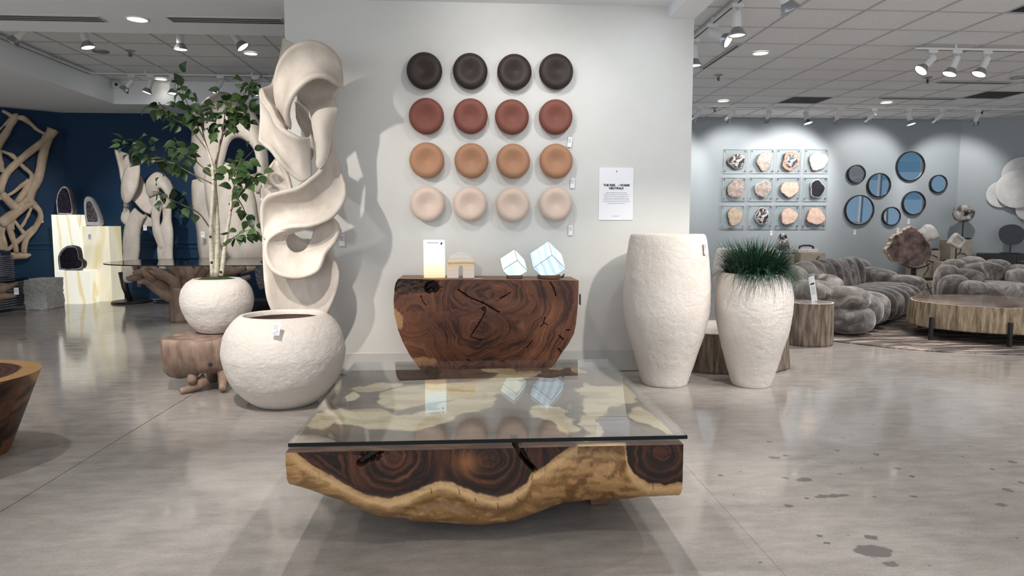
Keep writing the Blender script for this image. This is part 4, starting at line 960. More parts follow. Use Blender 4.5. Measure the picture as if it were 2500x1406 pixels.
ribbon(m2, [rw(z5, (270, 1040), .0, (345, 1010), -.04, -.03), rw(z5, (285, 1120), -.02, (380, 1050), -.04, -.04), rw(z5, (300, 1220), -.02, (352, 1180), -.05, -.03), rw(z5, (310, 1310), -.02, (360, 1270), -.05, -.03), rw(z5, (345, 1400), -.02, (400, 1400), -.04, -.03), rw(z2, (1380, 770), .0, (1450, 780), -.02, -.02), rw(z2, (1395, 950), .0, (1470, 930), -.02, -.02)], Y2, .06, 50, 9)
ribbon(m2, [rw(z5, (380, 1110), .0, (445, 1090), -.02, -.02), rw(z5, (385, 1200), -.02, (440, 1200), -.03, -.04), rw(z5, (355, 1290), -.02, (455, 1290), -.04, -.05), rw(z5, (365, 1400), .0, (455, 1400), -.03, -.04), rw(z2, (1400, 780), .0, (1505, 780), -.02, -.04), rw(z2, (1400, 940), .0, (1510, 930), -.02, -.03)], Y2, .06, 44, 9)
ribbon(m2, [rw(z5, (180, 1215), .03, (240, 1150), .02, 0), rw(z5, (225, 1250), .02, (285, 1190), .02, 0), rw(z5, (300, 1258), .02, (320, 1205), .02, 0)], Y2, .05, 16, 7)
P = PZ(323, 734, 0)
sc2 = thing('carved_sculpture', 'pair of twisting cream carved wooden bands on a black stand before the navy wall', 'sculpture', (PY(330, 700, Y2).x, Y2, 0))
m2.build('twisted_bands', MT['carved'], sc2, smooth=True)
bx_ = PY(322, 720, Y2).x
MB().lathe([(0, 0), (.30, 0), (.305, .02), (.29, .035), (0, .035)], 40, c=(bx_, Y2, 0)).build('base_plate', MT['black'], sc2, angle=40)
a, b = PY(300, 668, Y2), PY(318, 728, Y2)
MB().tube([(a.x, Y2, .5), (a.x + .02, Y2, .25), (b.x, Y2, .03)], [.07, .05, .04], 10).build('support_leg', MT['black'], sc2, smooth=True)
x2 = PY(407, 700, Y2).x
MB().lathe([(0, 0), (.2, 0), (.205, .02), (.19, .035), (0, .035)], 40, c=(x2, Y2, 0)).build('base_plate', MT['black'], sc2, angle=40)
MB().cyl((x2, Y2, .03), (x2, Y2, .5), .05, 10).build('support_leg', MT['black'], sc2)
P = PY(354, 556, Y2 - .15); price_tag(P, .055, .085, parent=sc2)
# ---- third sculpture behind the tree
Y3 = 10.3
m3 = MB()
ribbon(m3, [(478, 430, .0, 520, 470, -.05, -.05), (470, 350, .0, 545, 400, -.10, -.10), (485, 270, .02, 560, 350, -.15, -.15), (535, 228, .05, 580, 335, -.15, -.18), (590, 250, .06, 605, 345, -.12, -.16), (632, 300, .06, 625, 370, -.08, -.12), (652, 380, .06, 632, 415, -.05, -.08), (655, 470, .05, 625, 470, -.03, -.04)], Y3, .06, 70, 11)
ribbon(m3, [(470, 440, .02, 530, 430, -.05, -.04), (472, 500, .0, 555, 480, -.08, -.06), (482, 560, .0, 580, 540, -.1, -.06), (488, 620, .02, 610, 590, -.08, -.05), (505, 660, .03, 640, 620, -.05, -.04), (545, 672, .05, 660, 630, .0, -.02)], Y3, .06, 50, 11)
ribbon(m3, [(505, 380, -.05, 560, 400, .0, -.03), (500, 440, -.12, 600, 430, -.02, -.05), (510, 520, -.16, 620, 480, -.05, -.06), (535, 590, -.18, 630, 540, -.06, -.06), (570, 640, -.16, 650, 590, -.05, -.05), (590, 668, -.1, 665, 650, .0, -.02)], Y3, .06, 50, 11)
ribbon(m3, [(600, 430, .05, 640, 420, .06, .0), (610, 500, .03, 665, 480, .05, -.03), (600, 580, .02, 668, 560, .04, -.03), (580, 650, .02, 660, 640, .04, 0)], Y3, .06, 30, 9)
x3 = PY(560, 700, Y3).x
sc3 = thing('carved_sculpture', 'broad cream carved sculpture standing behind the birch tree', 'sculpture', (x3, Y3, 0))
m3.build('twisted_bands', MT['carved'], sc3, smooth=True)
MB().lathe([(0, 0), (.42, 0), (.43, .02), (.42, .09), (0, .09)], 48, c=(x3 + .18, Y3, 0)).build('base_plate', MT['black'], sc3, angle=40)
MB().cyl((x3 + .1, Y3, .08), (x3 + .1, Y3, .75), .05, 12).build('support_leg', MT['black'], sc3)
P = PY(495, 572, Y3 - .2); price_tag(P, .05, .08, parent=sc3)

# ================================================================ BIRCH TREE
MT['birch'] = mat('birch_bark', (.42, .37, .26), .8, col2=(.62, .57, .45), vscale=14, stretch=(1, 1, 3), bump=.4, bscale=60, bstretch=(1, 1, 3))
MT['twig'] = mat('twig_bark', (.10, .07, .045), .8, col2=(.20, .15, .10), vscale=20)
MT['scar'] = mat('bark_scar', (.03, .022, .018), .9)
def leaf_mat(name, a, b):
    m, nt, p = _mat(name); L = nt.links.new
    oi = nd(nt, 'ShaderNodeObjectInfo'); L(ramp(nt, oi.outputs['Random'], [(0, a), (1, b)]), p.inputs['Base Color'])
    p.inputs['Roughness'].default_value = .45; p.inputs['Subsurface Weight'].default_value = 0.0
    return m
MT['leaf'] = leaf_mat('birch_leaf', (.012, .038, .009), (.045, .085, .020))
YT = 5.52
tree = thing('birch_tree', 'artificial birch tree with three pale trunks and green leaves in the small bowl planter', 'tree', (-1.975, YT, .84))
rt_ = random.Random(5)
def tpath(pts, dy=0.0, jit=.0):
    return [PY(x, y, YT + dy * i / max(1, len(pts) - 1) + rt_.uniform(-jit, jit)) for i, (x, y) in enumerate(pts)]
TR = [([(520, 676), (517, 620), (515, 560), (519, 500), (521, 450), (519, 405), (508, 370), (498, 345)], -.05, (.021, .019, .017, .015, .013, .011, .008, .006)),
      ([(528, 676), (530, 620), (531, 560), (528, 500), (525, 450), (526, 410), (533, 370), (540, 340)], .05, (.021, .020, .018, .016, .014, .012, .009, .007)),
      ([(540, 674), (545, 635), (550, 595), (557, 550), (563, 515), (566, 480), (570, 450)], .03, (.018, .017, .015, .013, .011, .008, .005))]
for pts, dy, rad in TR:
    P = catmull([tuple(p) for p in tpath(pts, dy)], 26); R = np.interp(np.linspace(0, 1, 26), np.linspace(0, 1, len(rad)), rad)
    o = MB().tube(P, R, 12).build('trunk', MT['birch'], tree, smooth=True); rough_up(o.data, .002, 40)
for x, y, dy in ((514, 578, -.05), (517, 641, -.05), (548, 595, .02), (539, 664, .0), (529, 667, .03)):
    P = PY(x, y, YT - .02 + dy); MB().lathe([(0, -.004), (.008, -.003), (.011, .002), (.006, .006), (0, .007)], 10, 'Y', tuple(P)).build('bark_scar', MT['scar'], tree, smooth=True)
BR = [([(519, 405), (500, 345), (475, 295), (458, 255), (445, 222), (433, 192)], -.1, 26), ([(526, 400), (545, 330), (565, 285), (588, 240), (612, 207), (632, 194)], .1, 34),
      ([(521, 450), (470, 425), (425, 400), (375, 378), (330, 358), (302, 352)], -.2, 50), ([(515, 560), (485, 520), (445, 500), (405, 482), (372, 470)], -.18, 17),
      ([(505, 365), (460, 310), (420, 288), (395, 262), (375, 248)], .1, 22), ([(525, 440), (560, 415), (590, 395), (620, 365)], .15, 18),
      ([(549, 600), (570, 580), (595, 566), (622, 556)], -.1, 15), ([(563, 515), (590, 470), (610, 440), (628, 418)], -.15, 26),
      ([(545, 330), (578, 300), (604, 266), (622, 252)], .2, 20), ([(508, 370), (495, 320), (492, 280), (482, 240)], .15, 26), ([(519, 430), (480, 395), (450, 370), (425, 335)], .12, 24),
      ([(568, 470), (575, 440), (580, 410), (590, 385)], .0, 16), ([(540, 345), (545, 310), (550, 270), (552, 225)], -.1, 22), ([(570, 470), (590, 500), (600, 520), (612, 530)], .1, 8)]
leafmes = []
for v in range(3):
    cup, fold, tip = (.10, .22, .02), (.16, .10, -.06), (.06, .3, .08)
    w_ = [0, .28, .42, .37, .21, .08, 0]; yv = [0, .10, .28, .48, .70, .88, 1.0]
    vs = []
    for k in range(7):
        zc__ = cup[v] * math.sin(yv[k] * PI) + tip[v] * yv[k] ** 2 - (.1 * yv[k] ** 3)
        vs += [(-w_[k], yv[k], zc__ + w_[k] * fold[v]), (0, yv[k], zc__), (w_[k], yv[k], zc__ + w_[k] * fold[v])]
    fs = []
    for k in range(6):
        a = 3 * k; fs += [(a, a + 1, a + 4, a + 3), (a + 1, a + 2, a + 5, a + 4)]
    mbl = MB(); mbl.add([(x * .8, y, z) for x, y, z in vs], fs)
    leafmes.append(mbl.mesh('leaf', MT['leaf'], True))
nleaf = 0
for pts, dy, n in BR:
    P = catmull([tuple(p) for p in tpath(pts, dy)], 20)
    br = MB().tube(P, np.linspace(.006, .0016, 20), 6).build('branch', MT['twig'], tree, smooth=True)
    for k in range(n):
        u = .32 + .68 * (k + rt_.random()) / n; i = min(19, int(u * 19)); p0 = Vector(P[i])
        d = Vector((rt_.uniform(-1, 1), rt_.uniform(-1, 1), rt_.uniform(-.9, .7))).normalized(); L0 = rt_.uniform(.01, .085)
        p1 = p0 + d * L0
        dirv = (d + Vector((0, -.3, -.55))).normalized()
        s = rt_.uniform(.072, .112)
        o = link_mesh('leaf', leafmes[rt_.randrange(3)], br)
        nz = Vector((rt_.uniform(-.8, .8), -.75, rt_.uniform(.2, 1.0))).normalized()
        x = dirv.cross(nz).normalized(); nz = x.cross(dirv).normalized()
        M = Matrix((x, dirv, nz)).transposed().to_4x4(); M = Matrix.Translation(p1) @ M @ Matrix.Scale(s, 4)
        o.matrix_local = wmat(tree).inverted() @ M; nleaf += 1
print('leaves', nleaf)

# ================================================================ ROOT STOOL UNDER THE SMALL BOWL
MT['root'] = mat('driftwood_brown', (.13, .082, .058), .7, col2=(.36, .25, .19), vscale=9, stretch=(1, 1, .35), bump=.5, bscale=24, bstretch=(1.5, 1.5, .4), bdist=.012)
MT['root_dark'] = mat('teak_root', (.17, .105, .072), .7, col2=(.31, .21, .155), vscale=7, stretch=(1, 1, .4), bump=.5, bscale=26, bstretch=(1.5, 1.5, .4), bdist=.012)
st = thing('stump_table', 'low brown tree-root side table carrying the small bowl planter', 'side table', (-1.85, 5.4, 0))
# chunky block: top outline (world XY) extruded with bulging flank
top = [(-2.30, 5.22), (-2.24, 5.12), (-2.05, 5.10), (-1.90, 5.12), (-1.74, 5.22), (-1.60, 5.34), (-1.52, 5.46), (-1.52, 5.62), (-1.7, 5.72), (-1.95, 5.72), (-2.15, 5.66), (-2.27, 5.5), (-2.32, 5.36)]
tpn = catmull(top + [top[0]], 73)[:-1]
prof_s = [(.402, .90), (.405, .955), (.398, .985), (.36, 1.01), (.31, 1.0), (.26, .97), (.21, .92), (.17, .84), (.15, .70)]
mb = MB(); vs = []; cxy = np.array((-1.9, 5.42)); NBk = 144
tpn = catmull(top + [top[0]], NBk + 1)[:-1]
for z, s in prof_s:
    u = (z - .15) / .255
    for i, p in enumerate(tpn):
        w = i / NBk * 2 * PI
        flute = abs(math.sin(3.5 * w + .9)) ** .45 - .75 + .35 * (abs(math.sin(6.0 * w + 2.1)) ** .5 - .75)
        f = s * (1 + .13 * flute * (1 - .75 * u ** 3) + .02 * math.sin(19 * w + z * 9))
        q = cxy + (p - cxy) * f
        k = (q[0] + 2.27) * -.86 + (q[1] - 5.18) * -.5          # sawn facet at the left end
        if k > 0: q = q + np.array((.86, .5)) * k
        vs.append((q[0], q[1], z - (.05 * (math.sin(2 * w + .4) * .6 + .4 * math.sin(5 * w)) * (1 - u) if u < .6 else 0) + (.006 * math.sin(4 * w) if u > .95 else 0)))
nP = len(prof_s)
fs = [(j * NBk + i, j * NBk + (i + 1) % NBk, (j + 1) * NBk + (i + 1) % NBk, (j + 1) * NBk + i) for j in range(nP - 1) for i in range(NBk)]
fs += [tuple(range(NBk)), tuple(range(nP * NBk - 1, (nP - 1) * NBk - 1, -1))]
mb.add(vs, fs); o = mb.build('trunk_block', MT['root'], st, angle=60)
for a, b, c, r in (((440, 955), (470, 946), (505, 925), (.024, .034, .05)), ((545, 964), (545, 930), (542, 895), (.028, .03, .045)), ((470, 935), (470, 915), (475, 895), (.03, .04, .06))):
    p = [PY(*a, 5.15), PY(*b, 5.2), PY(*c, 5.25)]; p[0].z = max(p[0].z, r[0] * .9)
    P = catmull([tuple(q) for q in p], 10)
    o = MB().tube(P, np.interp(np.linspace(0, 1, 10), (0, .5, 1), r), 12).build('root_leg', MT['root'], st, smooth=True); rough_up(o.data, .006, 22)
for x, y in ((-1.6, 5.5), (-2.05, 5.55)):
    MB().tube([(x, y, .0), (x, y, .1), (x, y, .22)], (.04, .045, .07), 12).build('root_leg', MT['root'], st, smooth=True)
P = PY(511, 892, 5.08); MB().lathe([(0, -.01), (.012, -.01), (.016, .004), (.012, .01), (0, .01)], 14, 'Y', (P.x, 5.105, P.z)).build('knot_hole', MT['slot'], st).scale = (1, 1, 1)
P = PY(403, 851, 5.2); price_tag((P.x + .005, P.y, P.z), .03, .05, parent=st, rot=(0, 0, 1.1))

# ================================================================ TAPERED LOG TABLE AT THE LEFT EDGE
P_t, P_b = PY(61, 917, 3.8), PY(0, 1090, 3.8)
cxs = -2.86; r_t, r_b = P_t.x - cxs, P_b.x - cxs - .01
lg = thing('log_table', 'tapered live-edge wood log table cut by the left edge of the view', 'side table', (cxs, 3.8, 0))
nA, nZ = 160, 70; zs = np.linspace(0, P_t.z, nZ); A = np.linspace(0, 2 * PI, nA, endpoint=False)
ZZ, AA = np.meshgrid(zs, A, indexing='ij'); RR = (r_b + (r_t - r_b) * (ZZ / P_t.z) ** 1.0) * (1 + .02 * np.sin(3 * AA))
side = np.stack([RR * np.cos(AA), RR * np.sin(AA), ZZ], -1).reshape(-1, 3)
nR = 40; rr = np.linspace(1, 0.02, nR)
RT_, AT = np.meshgrid(rr, A, indexing='ij'); RT2 = RT_ * r_t * (1 + .02 * np.sin(3 * AT))
topv = np.stack([RT2 * np.cos(AT), RT2 * np.sin(AT), np.full_like(AT, P_t.z)], -1).reshape(-1, 3)
g1 = fbm(ZZ * 16 + fbm(AA * 2, ZZ * 6) * 5, AA * 1.2, 3.); cs_ = mixc(HEARTD * 1.2, HEARTL, sstep(.3, .75, g1)); crs = sstep(-.03, .03, (ZZ / P_t.z - .72) - .26 * np.abs((AA - .64 + PI) % (2 * PI) - PI) / .55 + .12 * (fbm(AA * 4, ZZ * 8, 7.) - .5))
cs_ = mixc(cs_, CREAM, crs * .9)
ring_t = RT_ + .05 * (fbm(np.cos(AT) * 2 * RT_ + 4, np.sin(AT) * 2 * RT_ + 4, 1.) - .5)
ct_ = mixc(mixc(HEARTD * 1.5, HEART, .5 + .5 * np.sin(ring_t * 70)), CREAM, sstep(.80, .83, ring_t + .02 * np.sin(3 * AT + 1)))
nS = len(side); fs = [(j * nA + i, j * nA + (i + 1) % nA, (j + 1) * nA + (i + 1) % nA, (j + 1) * nA + i) for j in range(nZ - 1) for i in range(nA)]
fs += [(nS + j * nA + i, nS + j * nA + (i + 1) % nA, nS + (j + 1) * nA + (i + 1) % nA, nS + (j + 1) * nA + i) for j in range(nR - 1) for i in range(nA)]
fs += [((nZ - 1) * nA + i, (nZ - 1) * nA + (i + 1) % nA, nS + (i + 1) % nA, nS + i) for i in range(nA)] + [tuple(range(nA - 1, -1, -1)), tuple(nS + (nR - 1) * nA + i for i in range(nA))]
mb = MB(); mb.v = [tuple(p) for p in np.vstack([side, topv])]; mb.f = fs
o = mb.build('log', MT['saman'], lg, world=False, angle=50); set_col(o, np.vstack([cs_.reshape(-1, 3), ct_.reshape(-1, 3)]))

# ================================================================ ROOT DINING TABLE WITH GLASS
YD = 9.15
rtb = thing('root_table', 'dining table of spreading brown tree roots under a thin oval glass top', 'dining table', (PY(445, 785, YD).x, YD, 0))
mbr = MB()
def root(pts, rad, n=18, seg=12):
    p = [tuple(PY(x, y, YD + d)) for x, y, d in pts]; P = catmull(p, n); P[:, 2] = np.maximum(P[:, 2], .0)
    mbr.tube(P, np.interp(np.linspace(0, 1, n), np.linspace(0, 1, len(rad)), rad) * (1.0 if seg > 12 else .78), seg)
root([(446, 785, 0), (446, 755, 0), (448, 725, -.02), (452, 700, -.03)], (.15, .145, .17, .2), 14, 18)
root([(445, 730, 0), (410, 715, -.1), (375, 695, -.15), (345, 675, -.18), (318, 680, -.2), (309, 676, -.2)], (.16, .13, .10, .07, .05, .02))
root([(440, 725, 0), (400, 690, .1), (370, 665, .15), (350, 650, .18), (338, 640, .2)], (.14, .10, .08, .06, .03))
root([(445, 715, 0), (420, 680, -.2), (385, 665, -.3), (345, 664, -.35), (326, 668, -.35)], (.14, .10, .07, .05, .035))
root([(452, 720, 0), (470, 690, -.1), (490, 670, -.1), (510, 655, -.1)], (.16, .12, .08, .05))
root([(452, 710, .05), (455, 680, .2), (440, 660, .3), (425, 645, .35)], (.15, .10, .07, .04))
root([(455, 700, .0), (465, 670, -.2), (455, 650, -.25), (450, 640, -.25)], (.14, .09, .06, .035))
root([(470, 700, 0), (500, 680, .1), (540, 665, .2), (580, 660, .2), (600, 655, .2)], (.14, .12, .09, .06, .04))
root([(465, 695, 0), (485, 665, .2), (480, 645, .3)], (.12, .08, .05))
root([(410, 705, -.1), (385, 690, -.25), (360, 685, -.3), (340, 690, -.3)], (.10, .07, .05, .03))
root([(470, 720, 0), (520, 700, .1), (570, 690, .2), (612, 675, .2)], (.13, .10, .08, .04))
for pts in ([(420, 690, -.2), (395, 668, -.3), (372, 652, -.35), (360, 643, -.35)], [(440, 690, -.1), (432, 668, -.2), (410, 650, -.3), (398, 642, -.3)], [(460, 690, -.1), (478, 665, -.3), (490, 648, -.35), (494, 641, -.35)], [(350, 674, -.2), (335, 662, -.25), (328, 650, -.3), (330, 642, -.3)], [(470, 685, .1), (505, 660, .1), (520, 645, .1)], [(385, 690, -.2), (362, 676, -.4), (345, 655, -.45)]):
    root(pts, (.06, .045, .035, .02)[:len(pts)])
o = mbr.build('root_base', MT['root_dark'], rtb, smooth=True); rough_up(o.data, .016, 9)
ZG = .79; ga = np.linspace(0, 2 * PI, 72, endpoint=False)
gxc, gyc, grx, gry = PY(278, 636, 8.85).x + 1.55, 8.85, 1.55, .95
poly = [(gxc + grx * math.copysign(abs(math.cos(a)) ** .8, math.cos(a)), gyc + gry * math.copysign(abs(math.sin(a)) ** .8, math.sin(a))) for a in ga]
g = MB().prismz(poly, ZG, ZG + .012).build('glass_top', MT['glass'], rtb); g.data.materials.append(MT['glass_edge'])
for p in g.data.polygons:
    if abs(p.normal.z) < .5: p.material_index = 1
P = PY(339, 691, YD - .3); price_tag(P, .045, .10, parent=rtb, black=True)

# ================================================================ LIT ONYX PEDESTALS AND GEODES
def onyx(name, stops, strength, scale=1.6, band=(1, 1, 1), rot=(0, 0, 0), dist=4.0, axis='X', zr=None):
    m, nt, b = _mat(name); L = nt.links.new
    tc = nd(nt, 'ShaderNodeTexCoord'); mp = nd(nt, 'ShaderNodeMapping'); mp.inputs['Scale'].default_value = band; mp.inputs['Rotation'].default_value = rot
    L(tc.outputs['Object'], mp.inputs[0])
    wv = nd(nt, 'ShaderNodeTexWave', i_Scale=scale, i_Distortion=dist, i_Detail=4.0); wv.inputs['Detail Scale'].default_value = 1.5; wv.bands_direction = axis; L(mp.outputs[0], wv.inputs['Vector'])
    c = ramp(nt, wv.outputs['Fac'], stops)
    if zr:          # the stone's own colour layers from foot to top
        s0 = nd(nt, 'ShaderNodeSeparateXYZ'); L(tc.outputs['Object'], s0.inputs[0]); m0 = nd(nt, 'ShaderNodeMath', operation='MULTIPLY_ADD'); m0.inputs[1].default_value = 1 / zr[0]; L(s0.outputs[2], m0.inputs[0])
        n0 = nd(nt, 'ShaderNodeTexNoise', i_Scale=9.0, i_Detail=3.0); L(mp.outputs[0], n0.inputs['Vector']); k0 = nd(nt, 'ShaderNodeMath', operation='MULTIPLY_ADD'); k0.inputs[1].default_value = .25; k0.inputs[2].default_value = -.125; L(n0.outputs[0], k0.inputs[0]); L(k0.outputs[0], m0.inputs[2])
        mm = nd(nt, 'ShaderNodeVectorMath', operation='MULTIPLY'); L(c, mm.inputs[0]); L(ramp(nt, m0.outputs[0], zr[1]), mm.inputs[1]); c = mm.outputs[0]
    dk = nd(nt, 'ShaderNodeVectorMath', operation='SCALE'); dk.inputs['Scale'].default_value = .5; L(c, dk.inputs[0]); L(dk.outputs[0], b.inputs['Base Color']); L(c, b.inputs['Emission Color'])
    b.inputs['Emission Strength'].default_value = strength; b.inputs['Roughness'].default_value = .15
    return m
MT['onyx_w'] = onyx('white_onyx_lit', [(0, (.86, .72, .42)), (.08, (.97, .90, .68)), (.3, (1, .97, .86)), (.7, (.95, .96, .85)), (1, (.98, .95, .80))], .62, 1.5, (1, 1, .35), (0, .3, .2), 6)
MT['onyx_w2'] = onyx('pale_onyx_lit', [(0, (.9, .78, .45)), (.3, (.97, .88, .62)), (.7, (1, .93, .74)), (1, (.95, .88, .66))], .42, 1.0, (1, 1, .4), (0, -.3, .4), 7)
def pedestal(pxl, pxr, ytop, Yf, depth, label, m, tagpos=None):
    a, b = PY(pxl, ytop, Yf), PY(pxr, ytop, Yf); cx = (a.x + b.x) / 2; w = b.x - a.x; h = (a.z + b.z) / 2
    t = thing('onyx_pedestal', label, 'pedestal', (cx, Yf + depth / 2, 0), 0, 'lit onyx pedestals')
    # four thin stone panels and a top
    k = .012
    MB().box((0, -depth / 2 + k / 2, h / 2), (w, k, h)).build('front_panel', m, t, world=False)
    MB().box((0, depth / 2 - k / 2, h / 2), (w, k, h)).build('back_panel', m, t, world=False)
    MB().box((-w / 2 + k / 2, 0, h / 2), (k, depth - 2 * k, h)).build('side_panel', m, t, world=False)
    MB().box((w / 2 - k / 2, 0, h / 2), (k, depth - 2 * k, h)).build('side_panel', m, t, world=False)
    MB().box((0, 0, h - k / 2), (w - 2 * k, depth - 2 * k, k)).build('top_panel', m, t, world=False)
    return t, (cx, Yf, h)
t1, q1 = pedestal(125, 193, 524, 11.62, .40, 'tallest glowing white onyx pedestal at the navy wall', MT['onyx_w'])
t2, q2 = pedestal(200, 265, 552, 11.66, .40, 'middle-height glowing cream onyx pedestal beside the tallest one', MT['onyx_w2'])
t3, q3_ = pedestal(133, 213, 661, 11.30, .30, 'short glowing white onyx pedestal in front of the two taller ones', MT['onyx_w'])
P = PY(219, 578, 11.65); price_tag(P, .05, .085, parent=t2)
MT['geode_rind'] = mat('geode_rind', (.035, .03, .035), .8, col2=(.09, .085, .09), vscale=14, bump=.6, bscale=40)
MT['quartz'] = mat('quartz_band', (.42, .40, .44), .35, col2=(.62, .60, .63), vscale=40, bump=.8, bscale=120, bdist=.01)
MT['amethyst'] = mat('amethyst_crystals', (.025, .018, .035), .2, col2=(.11, .09, .13), vscale=45, lo=.4, hi=.75, bump=1., bscale=90, bdist=.02, btype='voronoi')
MT['amethyst_l'] = mat('grey_amethyst_crystals', (.10, .085, .10), .25, col2=(.34, .31, .34), vscale=40, lo=.4, hi=.7, bump=1., bscale=90, bdist=.02, btype='voronoi')
def geode(px_out, Yp, base_z, label, rind, crystal, thick=.12, band=.86):
    """half geode: dark rind, pale quartz rim, crystal-lined hollow facing the viewer"""
    P = [PY(x, y, Yp) for x, y in px_out]; cx = sum(p.x for p in P) / len(P); cz = sum(p.z for p in P) / len(P)
    dz = base_z - min(p.z for p in P)
    O_ = catmull([(p.x - cx, p.z - cz) for p in P] + [(P[0].x - cx, P[0].z - cz)], 49)[:-1]
    t = thing('geode', label, 'geode', (cx, Yp, base_z)); oz = cz + dz - base_z
    def ringv(s, y, jit=0.0): return [(p[0] * s * (1 + random.uniform(-jit, jit)), y, p[1] * s * (1 + random.uniform(-jit, jit)) + oz) for p in O_]
    n = 48
    def loft(rings, cap0=False, cap1=True):
        vs = [v for r in rings for v in r]; fs = [(j * n + i, j * n + (i + 1) % n, (j + 1) * n + (i + 1) % n, (j + 1) * n + i) for j in range(len(rings) - 1) for i in range(n)]
        if cap1: fs.append(tuple((len(rings) - 1) * n + i for i in range(n)))
        return MB().add(vs, fs)
    loft([ringv(.97, -.005), ringv(1.0, .0, .008), ringv(1.0, thick * .4, .012), ringv(.94, thick * .8, .012), ringv(.7, thick)]).build('rind', rind, t, world=False, smooth=True)
    loft([ringv(.97, -.004), ringv(.93, -.012, .02), ringv(band, .0, .03)], cap1=False).build('quartz_rim', MT['quartz'], t, world=False)
    loft([ringv(band + .01, .0, .02), ringv(band * .85, .03, .04), ringv(band * .6, .055, .06), ringv(band * .3, .07, .08), ringv(.06, .075)]).build('crystal_hollow', crystal, t, world=False)
    MB().box((0, .05, .006), (max(p[0] for p in O_) * 1.3, .11, .012)).build('foot', MT['black'], t, world=False)
    return t
geode([(140, 520), (137, 490), (142, 465), (154, 451), (166, 457), (174, 485), (177, 519), (160, 521)], 11.72, q1[2], 'arched dark amethyst geode on the tallest onyx pedestal', MT['geode_rind'], MT['amethyst'], .18)
geode([(210, 549), (206, 520), (205, 490), (211, 479), (222, 483), (236, 510), (244, 535), (244, 549), (228, 551)], 11.76, q2[2], 'grey quartz geode on the middle onyx pedestal', MT['quartz'], MT['amethyst_l'], .16, .7)
geode([(144, 657), (142, 625), (152, 607), (168, 598), (186, 601), (192, 617), (194, 630), (203, 640), (199, 655), (172, 659)], 11.36, q3_[2], 'squat dark amethyst geode on the short onyx pedestal', MT['geode_rind'], MT['amethyst'], .16)
# purple slab glimpsed behind the large sculpture
Ya = 8.6; P = [PY(x, y, Ya) for x, y in ((621, 655), (633, 640), (660, 620), (690, 612), (705, 640), (690, 690), (660, 700), (634, 703), (627, 690))]
cx = sum(p.x for p in P) / len(P)
pa = thing('stone_slab', 'thin violet-grey stone slab glimpsed left of the large sculpture', 'stone slab', (cx, Ya + .03, 0))
MB().prism([(p.x, p.z) for p in P], Ya, Ya + .05).build('slab', MT['amethyst_l'], pa, bevel=.008)
MB().prism([((p.x - cx) * 1.03 + cx, (p.z - .95) * 1.03 + .945) for p in P], Ya + .012, Ya + .045).build('rind', MT['geode_rind'], pa)
MB().lathe([(0, 0), (.2, 0), (.2, .02), (0, .02)], 32, c=(cx, Ya + .03, 0)).build('stand_base', MT['black'], pa)
MB().cyl((cx, Ya + .03, .018), (cx, Ya + .03, .75), .012, 10).build('stand_rod', MT['black'], pa)

# ================================================================ ROUGH STONE CUBE, RIBBED CHAIR, ROOT TABLE AT FAR LEFT
MT['rough_stone'] = plaster('rough_grey_stone', (.62, .60, .58), (.74, .72, .70), 17, 1.0, .05)
a, b = PY(61, 757, 10.5), PY(115, 754, 10.5); zt = PY(90, 682, 10.5).z; w = b.x - a.x
bm = bmesh.new(); bmesh.ops.create_cube(bm, size=1); bmesh.ops.scale(bm, verts=bm.verts, vec=(w, .45, zt)); bmesh.ops.subdivide_edges(bm, edges=bm.edges, cuts=24, use_grid_fill=True)
me = bpy.data.meshes.new('rough_stone_cube'); bm.to_mesh(me); bm.free(); me.materials.append(MT['rough_stone'])
v = verts_of(me); v[:, 2] += zt / 2; n_ = (fbm(v[:, 0] * 16, v[:, 1] * 16, v[:, 2] * 16, 3) - .5) * .05
sideq = sstep(zt, zt - .02, v[:, 2]) * sstep(0, .01, v[:, 2])
v[:, 0] += np.sign(v[:, 0]) * n_ * sideq * (np.abs(v[:, 0]) > w / 2 - .01); v[:, 1] += np.sign(v[:, 1]) * n_ * sideq * (np.abs(v[:, 1]) > .21); put_verts(me, v); me.shade_smooth()
o = link_mesh('stone_cube_stool', me); o.location = ((a.x + b.x) / 2, 10.72, 0); tag(o, 'chiselled pale grey stone cube stool by the navy wall', 'stool')
MT['felt'] = mat('grey_felt', (.17, .17, .20), .9, col2=(.24, .24, .28), vscale=12)
MT['felt_navy'] = mat('navy_felt', (.012, .02, .07), .7)
ch = thing('ribbed_chair', 'grey ribbed lounge chair cut by the left edge beside the stone cube', 'chair', (PY(20, 750, 10.35).x, 10.4, 0))
xr1 = PY(57, 720, 10.66).x; xl0 = xr1 - .95
for k in range(13):
    z = .06 + k * .034; MB().box(((xl0 + xr1) / 2 - .0 * k, 10.38, z), (xr1 - xl0 - (.05 if k > 10 else 0) * (k - 10), .62, .022)).build('seat_rib', MT['felt'], ch, bevel=.008)
MB().box(((xl0 + xr1) / 2, 10.38, .26), (xr1 - xl0 - .05, .56, .40)).build('seat_core', MT['felt_navy'], ch)
xb1 = PY(18, 650, 10.3).x
for k in range(15):
    z = .50 + k * .028 ; s = 0 if k < 12 else (k - 11) * .035
    MB().box((xb1 - .28 - s / 2, 10.34, z), (.56 - s, .24, .018)).build('back_rib', MT['felt'], ch, bevel=.007)
MB().box((xb1 - .28, 10.34, .68), (.50, .2, .40)).build('back_core', MT['felt_navy'], ch)
for dx in (.06, .89): MB().box((xl0 + dx, 10.15, .025), (.05, .05, .05)).build('foot', MT['black'], ch)
Yw = 9.6
rl_ = thing('root_table', 'brown root coffee table with glass edge cut by the left edge of the view', 'coffee table', (PY(-20, 760, Yw).x, Yw, 0))
mbr = MB()
